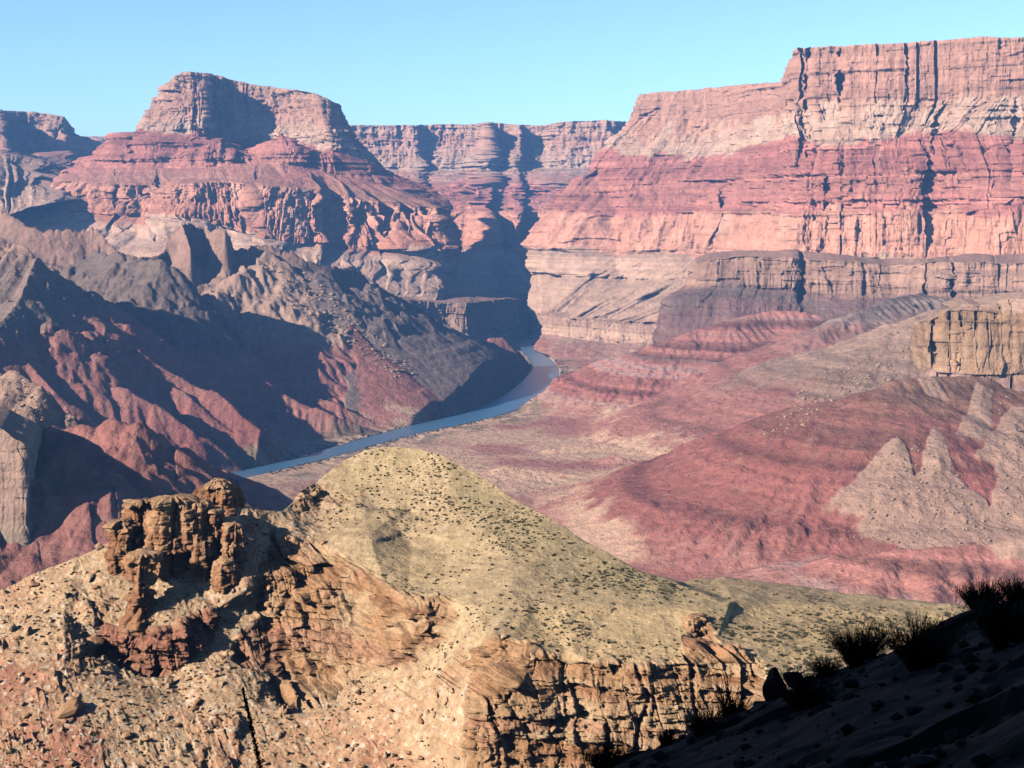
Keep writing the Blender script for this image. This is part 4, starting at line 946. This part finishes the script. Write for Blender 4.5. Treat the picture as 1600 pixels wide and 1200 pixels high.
for k, (_, s_, P_, zn) in enumerate(cand[:300]):
    o = bpy.data.objects.new('bush', BUSH[k % 6]); COLL.objects.link(o); o.location = P_; o.scale = (s_ * R.uniform(.9, 1.3), s_ * R.uniform(.9, 1.3), s_ * R.uniform(.7, 1.0)); o.rotation_euler = (0, 0, R.rand() * 6.28)
    tag(o, ZL[zn][0], 'bush', ZL[zn][1])
def merged(name, items, meshes, mat, zs=(.7, 1.0)):
    cos = []; fs = []; off = 0; base = []
    for me in meshes:
        v = np.zeros(len(me.vertices) * 3, np.float32); me.vertices.foreach_get('co', v)
        l_ = np.zeros(len(me.loops), np.int32); me.loops.foreach_get('vertex_index', l_); base.append((v.reshape(-1, 3), l_.reshape(len(me.polygons), -1)))
    for k, (_, s_, P_, *_r) in enumerate(items):
        v, q = base[k % len(base)]; a = R.rand() * 6.28; c, d = math.cos(a), math.sin(a)
        w = np.stack([v[:, 0] * c - v[:, 1] * d, v[:, 0] * d + v[:, 1] * c, v[:, 2] * R.uniform(*zs)], -1) * s_ + P_
        cos.append(w); fs.append(q + off); off += len(v)
    q = np.concatenate(fs)
    return add(name, make_mesh(name, np.concatenate(cos), q if q.shape[1] == 4 else None, None, mat, False, q if q.shape[1] == 3 else None))
rest = cand[300:]
o = merged('scrub', rest, BUSH, M_BUSH); tag(o, 'tiny dots of dry scrub all over the foreground hill', 'scrub', None, 'stuff')

# boulders on the left slope
BOU = [blob_mesh('boulder', 20 + k, M_STONE if k % 2 else M_STONE2, 2, [(1, .8, .7), (1.3, .8, .6), (.8, .8, 1.1), (1.5, .9, .5)][k % 4]) for k in range(8)]
bigs = [(110,1114,19,'largest rounded red brown boulder alone on the reddish slope at lower left',1),(148,974,9,'upright split slab of rock left of the dark red cliff band',2),(143,1008,15,'flat tilted slab of rock just below the split slab, beside the dark red band',3),
        (46,992,9,'tall narrow rock fin on the slope near the left edge',2),(18,985,10,'leaning rock block nearest the left edge of the slope',0),(154,1052,8,'round boulder below the left end of the dark red band',0),
        (262,1070,9,'small dark upright block under the dark red cliff band',2),(308,1100,8,'dark boulder in the red dirt gully',1),(198,1150,8,'pair of brown boulders low on the red slope',1),(140,905,10,'tan boulder on the skyline of the left slope below the towers',0),
        (50,915,9,'brown boulder on the skyline near the left edge',1),(155,852,8,'round boulder beside the left end of the towers',0),(1118,1055,9,'brown block at the foot of the banded pier',1)]
for (px, py, hw, lb, k) in bigs:
    P_, i, j = on_hill(px, py); s_ = hw / F * P_[1]
    o = bpy.data.objects.new('boulder', BOU[k]); COLL.objects.link(o); o.location = P_ + np.array([0, 0, s_ * .3]); o.scale = (s_, s_, s_); o.rotation_euler = (R.uniform(-.3, .3), R.uniform(-.3, .3), R.rand() * 6.28)
    tag(o, lb, 'boulder', 'large boulders on the left slope')
st = []
tries = 0
while len(st) < 2600 and tries < 40000:
    tries += 1
    px = R.uniform(-10, 1300); py = R.uniform(850, 1215)
    j = int(np.clip(np.searchsorted(fpx, px), 0, FC - 1))
    if py < psil[j] + 3: continue
    P_, i, j = on_hill(px, py)
    if BEN[i, j] > .4 or (hm[i, j] > .5 and py < 960) or CL[i, j] > .6 and R.rand() > .2: continue
    s_ = .12 + .20 * R.rand() + .75 * R.rand() ** 9 * 1.5
    st.append((s_ / P_[1], s_, P_ + np.array([0, 0, s_ * .2]), 'RED' if RED[i, j] > .5 else ('low' if px > 420 else 'tan')))
st.sort(key=lambda c: -c[0])
SL = {'RED': ('loose brown stone on the reddish dirt at lower left', 'stones on the reddish dirt'), 'tan': ('loose brown stone on the tan slope around the rock towers', 'stones on the tan left slope'), 'low': ('loose brown stone in the gully below the upper cliff', 'stones in the gully below the upper cliff')}
for k, (_, s_, P_, zn) in enumerate(st[:280]):
    o = bpy.data.objects.new('stone', BOU[k % 8]); COLL.objects.link(o); o.location = P_; o.scale = (s_, s_, s_); o.rotation_euler = (R.uniform(-.5, .5), R.uniform(-.5, .5), R.rand() * 6.28)
    tag(o, SL[zn][0], 'stone', SL[zn][1])
BOUS = [blob_mesh('pebble', 40 + k, M_STONE, 1, (1, .85, .7)) for k in range(5)]
o = merged('rubble', st[280:], BOUS, M_STONE2); tag(o, 'small stone rubble over the foreground slopes', 'rubble', None, 'stuff')

# blocks of rock strewn over the slopes of the canyon
def on_floor(px, py):
    x, y = surf(px, py); c = int(np.argmin(np.abs(pxs - px))); k = int(np.argmax(PYG2[:, c] <= py)); return np.array([XX[k, c], YY[k, c], H[k, c]])
PYG2 = HY - H * F / YY
mr_ = []
def strew(poly, n, s0, s1):
    P = np.array(poly, float); lo = P.min(0); hi = P.max(0); k = 0; t = 0
    while k < n and t < n * 20:
        t += 1; px, py = R.uniform(lo[0], hi[0]), R.uniform(lo[1], hi[1])
        if poly_mask(poly, np.array([px]), np.array([py]), .1)[0] < .5: continue
        p = on_floor(px, py); s_ = s0 + (s1 - s0) * R.rand() ** 4; mr_.append((0, s_, p + np.array([0, 0, s_ * .25]))); k += 1
strew([(400,410),(470,415),(560,500),(660,590),(640,610),(540,540),(440,470)], 420, 2.0, 7.5)
strew([(0,400),(60,400),(120,470),(130,510),(60,540),(0,520)], 160, 1.6, 5)
strew([(0,580),(60,600),(130,665),(60,660),(0,615)], 130, 1.0, 3.5)
strew([(1430,500),(1440,585),(1340,610),(1240,680),(1180,690),(1260,600),(1370,530)], 330, 1.5, 5.0)
strew([(1400,690),(1470,690),(1560,850),(1310,850),(1330,780)], 420, 1.0, 4.0)
strew([(1560,620),(1600,620),(1600,850),(1570,840)], 160, 1.0, 4.0)
strew([(1100,640),(1400,620),(1300,850),(900,860),(900,760)], 120, .8, 2.2)
o = merged('talus_blocks', mr_, BOUS, M_STONE2); tag(o, 'countless fallen rock blocks on the talus slopes of the canyon', 'rocks', None, 'stuff')

# scrub dots over the canyon floor
sc_ = []
def dots(poly, n, s0, s1):
    P = np.array(poly, float); lo = P.min(0); hi = P.max(0); k = 0
    for _ in range(n * 6):
        if k >= n: break
        px, py = R.uniform(lo[0], hi[0]), lo[1] + (hi[1] - lo[1]) * R.rand()
        if poly_mask(poly, np.array([px]), np.array([py]), .1)[0] < .5: continue
        sc_.append((0, R.uniform(s0, s1), on_floor(px, py))); k += 1
dots([(480,700),(640,690),(820,650),(960,650),(1000,700),(900,800),(600,740)], 900, .8, 2.2)
dots([(900,640),(1250,560),(1420,520),(1420,600),(1150,740),(950,760)], 700, .8, 2.2)
dots([(950,800),(1300,700),(1600,620),(1600,930),(1100,930)], 1300, .5, 1.3)
dots([(0,400),(500,420),(800,600),(420,720),(0,600)], 900, .9, 2.4)
o = merged('desert_scrub', sc_, BUSH, M_BUSH); tag(o, 'specks of desert scrub over the canyon floor and slopes', 'scrub', None, 'stuff')

# brush along the river banks
rb_ = []
for k in range(1500):
    t = R.uniform(3, len(RP) - 3); a = RP[int(t)] + (RP[int(t) + 1] - RP[int(t)]) * (t % 1); w_ = RW[int(t)]
    d_ = RP[int(t) + 1] - RP[int(t)]; d_ = np.array([-d_[1], d_[0]]) / (np.linalg.norm(d_) + 1e-6)
    off = (w_ + 8 + 26 * R.rand() ** 2) * (1 if R.rand() < .5 else -1); q_ = a + d_ * off
    c = (q_[0] / q_[1] * F + CX)
    if c < -30 or c > 1000 or q_[1] < 1300 or q_[1] > 4750: continue
    ci = int(np.argmin(np.abs(pxs - c))); ki = int(np.argmin(np.abs(Ys - q_[1]))); rb_.append((0, R.uniform(1.6, 4.2), np.array([q_[0], q_[1], H[ki, ci]])))
o = merged('riverside_brush', rb_, BUSH, M_BUSH); tag(o, 'low brush lining the river banks', 'brush', None, 'stuff')

# dark brush and rocks on the shaded slope near the camera
def broom(name, w_, h_, seed, n, spread=1.0):
    Rr = np.random.RandomState(seed); co = []; tr = []
    for i in range(n):
        th = Rr.rand() * 6.283; r0 = .12 * w_ * Rr.rand(); lean = (.1 + .9 * Rr.rand() ** .8) * spread; L = h_ * (.55 + .5 * Rr.rand())
        b0 = V3((r0 * math.cos(th), r0 * math.sin(th), -.08)); d = V3((math.cos(th) * lean * w_ / (2 * h_) * 1.1, math.sin(th) * lean * w_ / (2 * h_) * 1.1, 1.0))
        p1 = b0 + d * L * .55 * V3((.8, .8, 1)); p2 = b0 + d * L + V3(Rr.randn(3)) * .03 * h_
        sd = V3((-math.sin(th + .7), math.cos(th + .7), 0)) * .011
        k = len(co); co += [b0 - sd, b0 + sd, p1 - sd * .8, p1 + sd * .8, p2]; tr += [(k, k + 1, k + 3), (k, k + 3, k + 2), (k + 2, k + 3, k + 4)]
        for m in range(5):
            t = .35 + .6 * Rr.rand(); p = p1 * (1 - t) + p2 * t; e = p + (V3(Rr.randn(3)) * .5 + V3((0, 0, 1.0))) * .11 * h_; k = len(co)
            co += [p - sd * .6, p + sd * .6, e]; tr.append((k, k + 1, k + 2))
    return make_mesh(name, np.array(co), None, None, M_DARKBUSH, False, np.array(tr))
def twigs(name, w_, h_, seed, n=16):
    Rr = np.random.RandomState(seed); co = []; tr = []
    for i in range(n):
        th = Rr.rand() * 6.283; p = V3((0, 0, -.1)); d = V3((math.cos(th) * .35, math.sin(th) * .35, 1.)); a = V3((-math.sin(th), math.cos(th), 0)) * .02
        for q_ in range(3):
            e = p + d * h_ * .3; k = len(co); co += [p - a, p + a, e + a * .7, e - a * .7]; tr += [(k, k + 1, k + 2), (k, k + 2, k + 3)]; p = e; d = d + V3(Rr.randn(3)) * .25; a = a * .75
    return make_mesh(name, np.array(co), None, None, M_STALK, False, np.array(tr))
def near_at(px, Y): x = (px - CX) / F * Y; return np.array([x, Y, float(near_z(np.array([x]), np.array([Y]))[0])])
NB = [(1535,40,104,58,1,760,'broad spiky dark bush on the crest of the shaded slope, right end'),(1342,39,122,72,2,900,'largest spiky dark bush on the crest of the shaded slope, above the shadow'),(948,39,104,52,3,520,'low dark bush at the bottom centre of the frame, left end of the shaded slope'),
      (1042,39,40,34,4,220,'small dark bush just right of the low bush at the bottom centre'),(1290,38,60,46,5,300,'dark bush tucked against the left side of the largest spiky bush'),(1590,38,70,46,6,340,'dark bush at the right edge beside the broad spiky bush'),
      (1455,39.5,46,30,7,200,'small dark bush between the two big spiky bushes on the crest'),(1150,39.5,70,34,8,260,'low dark bush left of the pointed dark rocks'),(1440,26,150,90,9,520,'dim bush deep in shadow in the middle of the shaded slope'),(1570,24,150,90,10,520,'dim bush deep in shadow near the lower right corner'),(1260,30,120,70,12,460,'dim bush deep in shadow below the largest spiky bush'),(1100,34,90,46,13,360,'dim bush in shadow above the bottom edge')]
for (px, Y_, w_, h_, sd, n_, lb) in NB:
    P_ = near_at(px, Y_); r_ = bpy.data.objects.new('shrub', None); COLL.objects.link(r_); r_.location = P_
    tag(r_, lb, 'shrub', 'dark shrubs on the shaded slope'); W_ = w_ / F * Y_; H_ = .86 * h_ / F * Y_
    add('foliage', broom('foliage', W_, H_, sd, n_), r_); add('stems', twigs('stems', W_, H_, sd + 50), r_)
r_ = bpy.data.objects.new('dry_shrub', None); COLL.objects.link(r_); r_.location = near_at(1135, 40); tag(r_, 'sparse leafless twiggy shrub left of the pointed dark rocks', 'shrub')
add('branches', twigs('branches', 1.4, 1.15, 77, 60), r_); add('foliage', broom('foliage', 1.5, .7, 78, 60), r_)
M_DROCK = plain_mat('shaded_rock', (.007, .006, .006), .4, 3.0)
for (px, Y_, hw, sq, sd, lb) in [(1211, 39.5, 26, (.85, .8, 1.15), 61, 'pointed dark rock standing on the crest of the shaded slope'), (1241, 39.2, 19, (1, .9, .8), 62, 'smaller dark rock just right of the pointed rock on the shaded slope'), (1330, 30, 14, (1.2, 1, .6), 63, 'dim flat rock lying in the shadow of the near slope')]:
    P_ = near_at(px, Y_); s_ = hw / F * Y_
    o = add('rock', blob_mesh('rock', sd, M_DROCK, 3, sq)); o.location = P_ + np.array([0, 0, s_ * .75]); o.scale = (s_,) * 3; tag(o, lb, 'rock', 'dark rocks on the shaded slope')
nst = []
for k in range(700):
    Y_ = R.uniform(9, 41); px = R.uniform(860, 1640); x = (px - CX) / F * Y_; s_ = .04 + .22 * R.rand() ** 4; nst.append((0, s_, np.array([x, Y_, float(near_z(np.array([x]), np.array([Y_]))[0]) + s_ * .2])))
o = merged('gravel', nst, BOUS, M_DROCK); tag(o, 'loose stones on the dark shaded slope', 'gravel', None, 'stuff')

# dead agave flower stalk
base = near_at(520, 10.5); top_ = W(375, 1076, 10.5); r_ = bpy.data.objects.new('agave', None); COLL.objects.link(r_); r_.location = base
tag(r_, 'thin dark dead agave flower stalk with seed pods leaning left at the bottom edge', 'agave')
ax = top_ - base; L_ = np.linalg.norm(ax); ax = ax / L_; sx = np.cross(ax, (0, 1, 0)); sx /= np.linalg.norm(sx); sy = np.cross(ax, sx)
nr_ = 30; co = []; 
for i in range(nr_):
    t = i / (nr_ - 1); rr_ = .020 * (1 - .8 * t); c = ax * L_ * t + sx * .02 * math.sin(t * 5)
    for k in range(7): co.append(c + sx * rr_ * math.cos(k * .898) + sy * rr_ * math.sin(k * .898))
i = np.arange((nr_ - 1) * 7).reshape(-1, 7); q = np.stack([i, np.roll(i, -1, 1), np.roll(i, -1, 1) + 7, i + 7], -1).reshape(-1, 4)
add('stalk', make_mesh('stalk', np.array(co), q, None, M_STALK), r_)
co = []; tr = []
for k in range(1000):
    t = .42 + .58 * R.rand() ** .85; c = ax * L_ * t + sx * .02 * math.sin(t * 5); th = R.rand() * 6.283; o_ = sx * math.cos(th) + sy * math.sin(th)
    ln = (.040 * (1.05 - t) / .6 + .006) * (.35 + .75 * R.rand()); p = c + o_ * ln + ax * ln * .35; s_ = .0036 + .0024 * R.rand(); j = len(co)
    co += [p + o_ * s_ * 1.2, p - o_ * s_, p + ax * s_ * 1.8, p - ax * s_ * 1.3, p + np.cross(ax, o_) * s_, p - np.cross(ax, o_) * s_, c]
    tr += [(j, j + 4, j + 2), (j, j + 2, j + 5), (j, j + 3, j + 4), (j, j + 5, j + 3), (j + 1, j + 2, j + 4), (j + 1, j + 5, j + 2), (j + 1, j + 4, j + 3), (j + 1, j + 3, j + 5), (j + 1, j + 3, j + 6)]
o = add('seed_pods', make_mesh('seed_pods', np.array(co), None, None, M_STALK, False, np.array(tr)), r_); o['kind'] = 'stuff'
co = []; tr = []
for k in range(34):
    th = k * 2.399; up = .25 + .9 * (k / 34); o_ = V3((math.cos(th), math.sin(th), 0)); sd = V3((-math.sin(th), math.cos(th), 0)) * .035; ln = .42
    j = len(co); p0 = o_ * .04; p1 = o_ * ln * .55 + V3((0, 0, ln * .5 * up)); p2 = o_ * ln + V3((0, 0, ln * up)); co += [p0 - sd * .7, p0 + sd * .7, p1 - sd, p1 + sd, p2]; tr += [(j, j + 1, j + 3), (j, j + 3, j + 2), (j + 2, j + 3, j + 4)]
add('leaf_rosette', make_mesh('leaf_rosette', np.array(co), None, None, M_DARKBUSH, False, np.array(tr)), r_)


# ------------------------------------------------------------------ the blue air of the canyon
hm_ = bpy.data.materials.new('haze_air'); hm_.use_nodes = True
n = hm_.node_tree.nodes; l = hm_.node_tree.links; n.remove(n['Principled BSDF'])
pv = n.new('ShaderNodeVolumePrincipled'); pv.inputs['Color'].default_value = (.20, .46, 1.0, 1); pv.inputs['Density'].default_value = 3.9e-5
pv.inputs['Anisotropy'].default_value = 0.0
l.new(pv.outputs[0], n['Material Output'].inputs['Volume'])
hx, hy0, hy1, hz0, hz1 = 13500., -3500., 14500., -513.5, 760.
hv = np.array([(x, y, z) for z in (hz0, hz1) for y in (hy0, hy1) for x in (-hx, hx)])
hq = np.array([(0, 2, 3, 1), (4, 5, 7, 6), (0, 1, 5, 4), (2, 6, 7, 3), (0, 4, 6, 2), (1, 3, 7, 5)])
o = add('haze', make_mesh('haze', hv, hq, None, hm_, False)); tag(o, 'thin blue haze in the canyon air', 'haze', None, 'stuff')
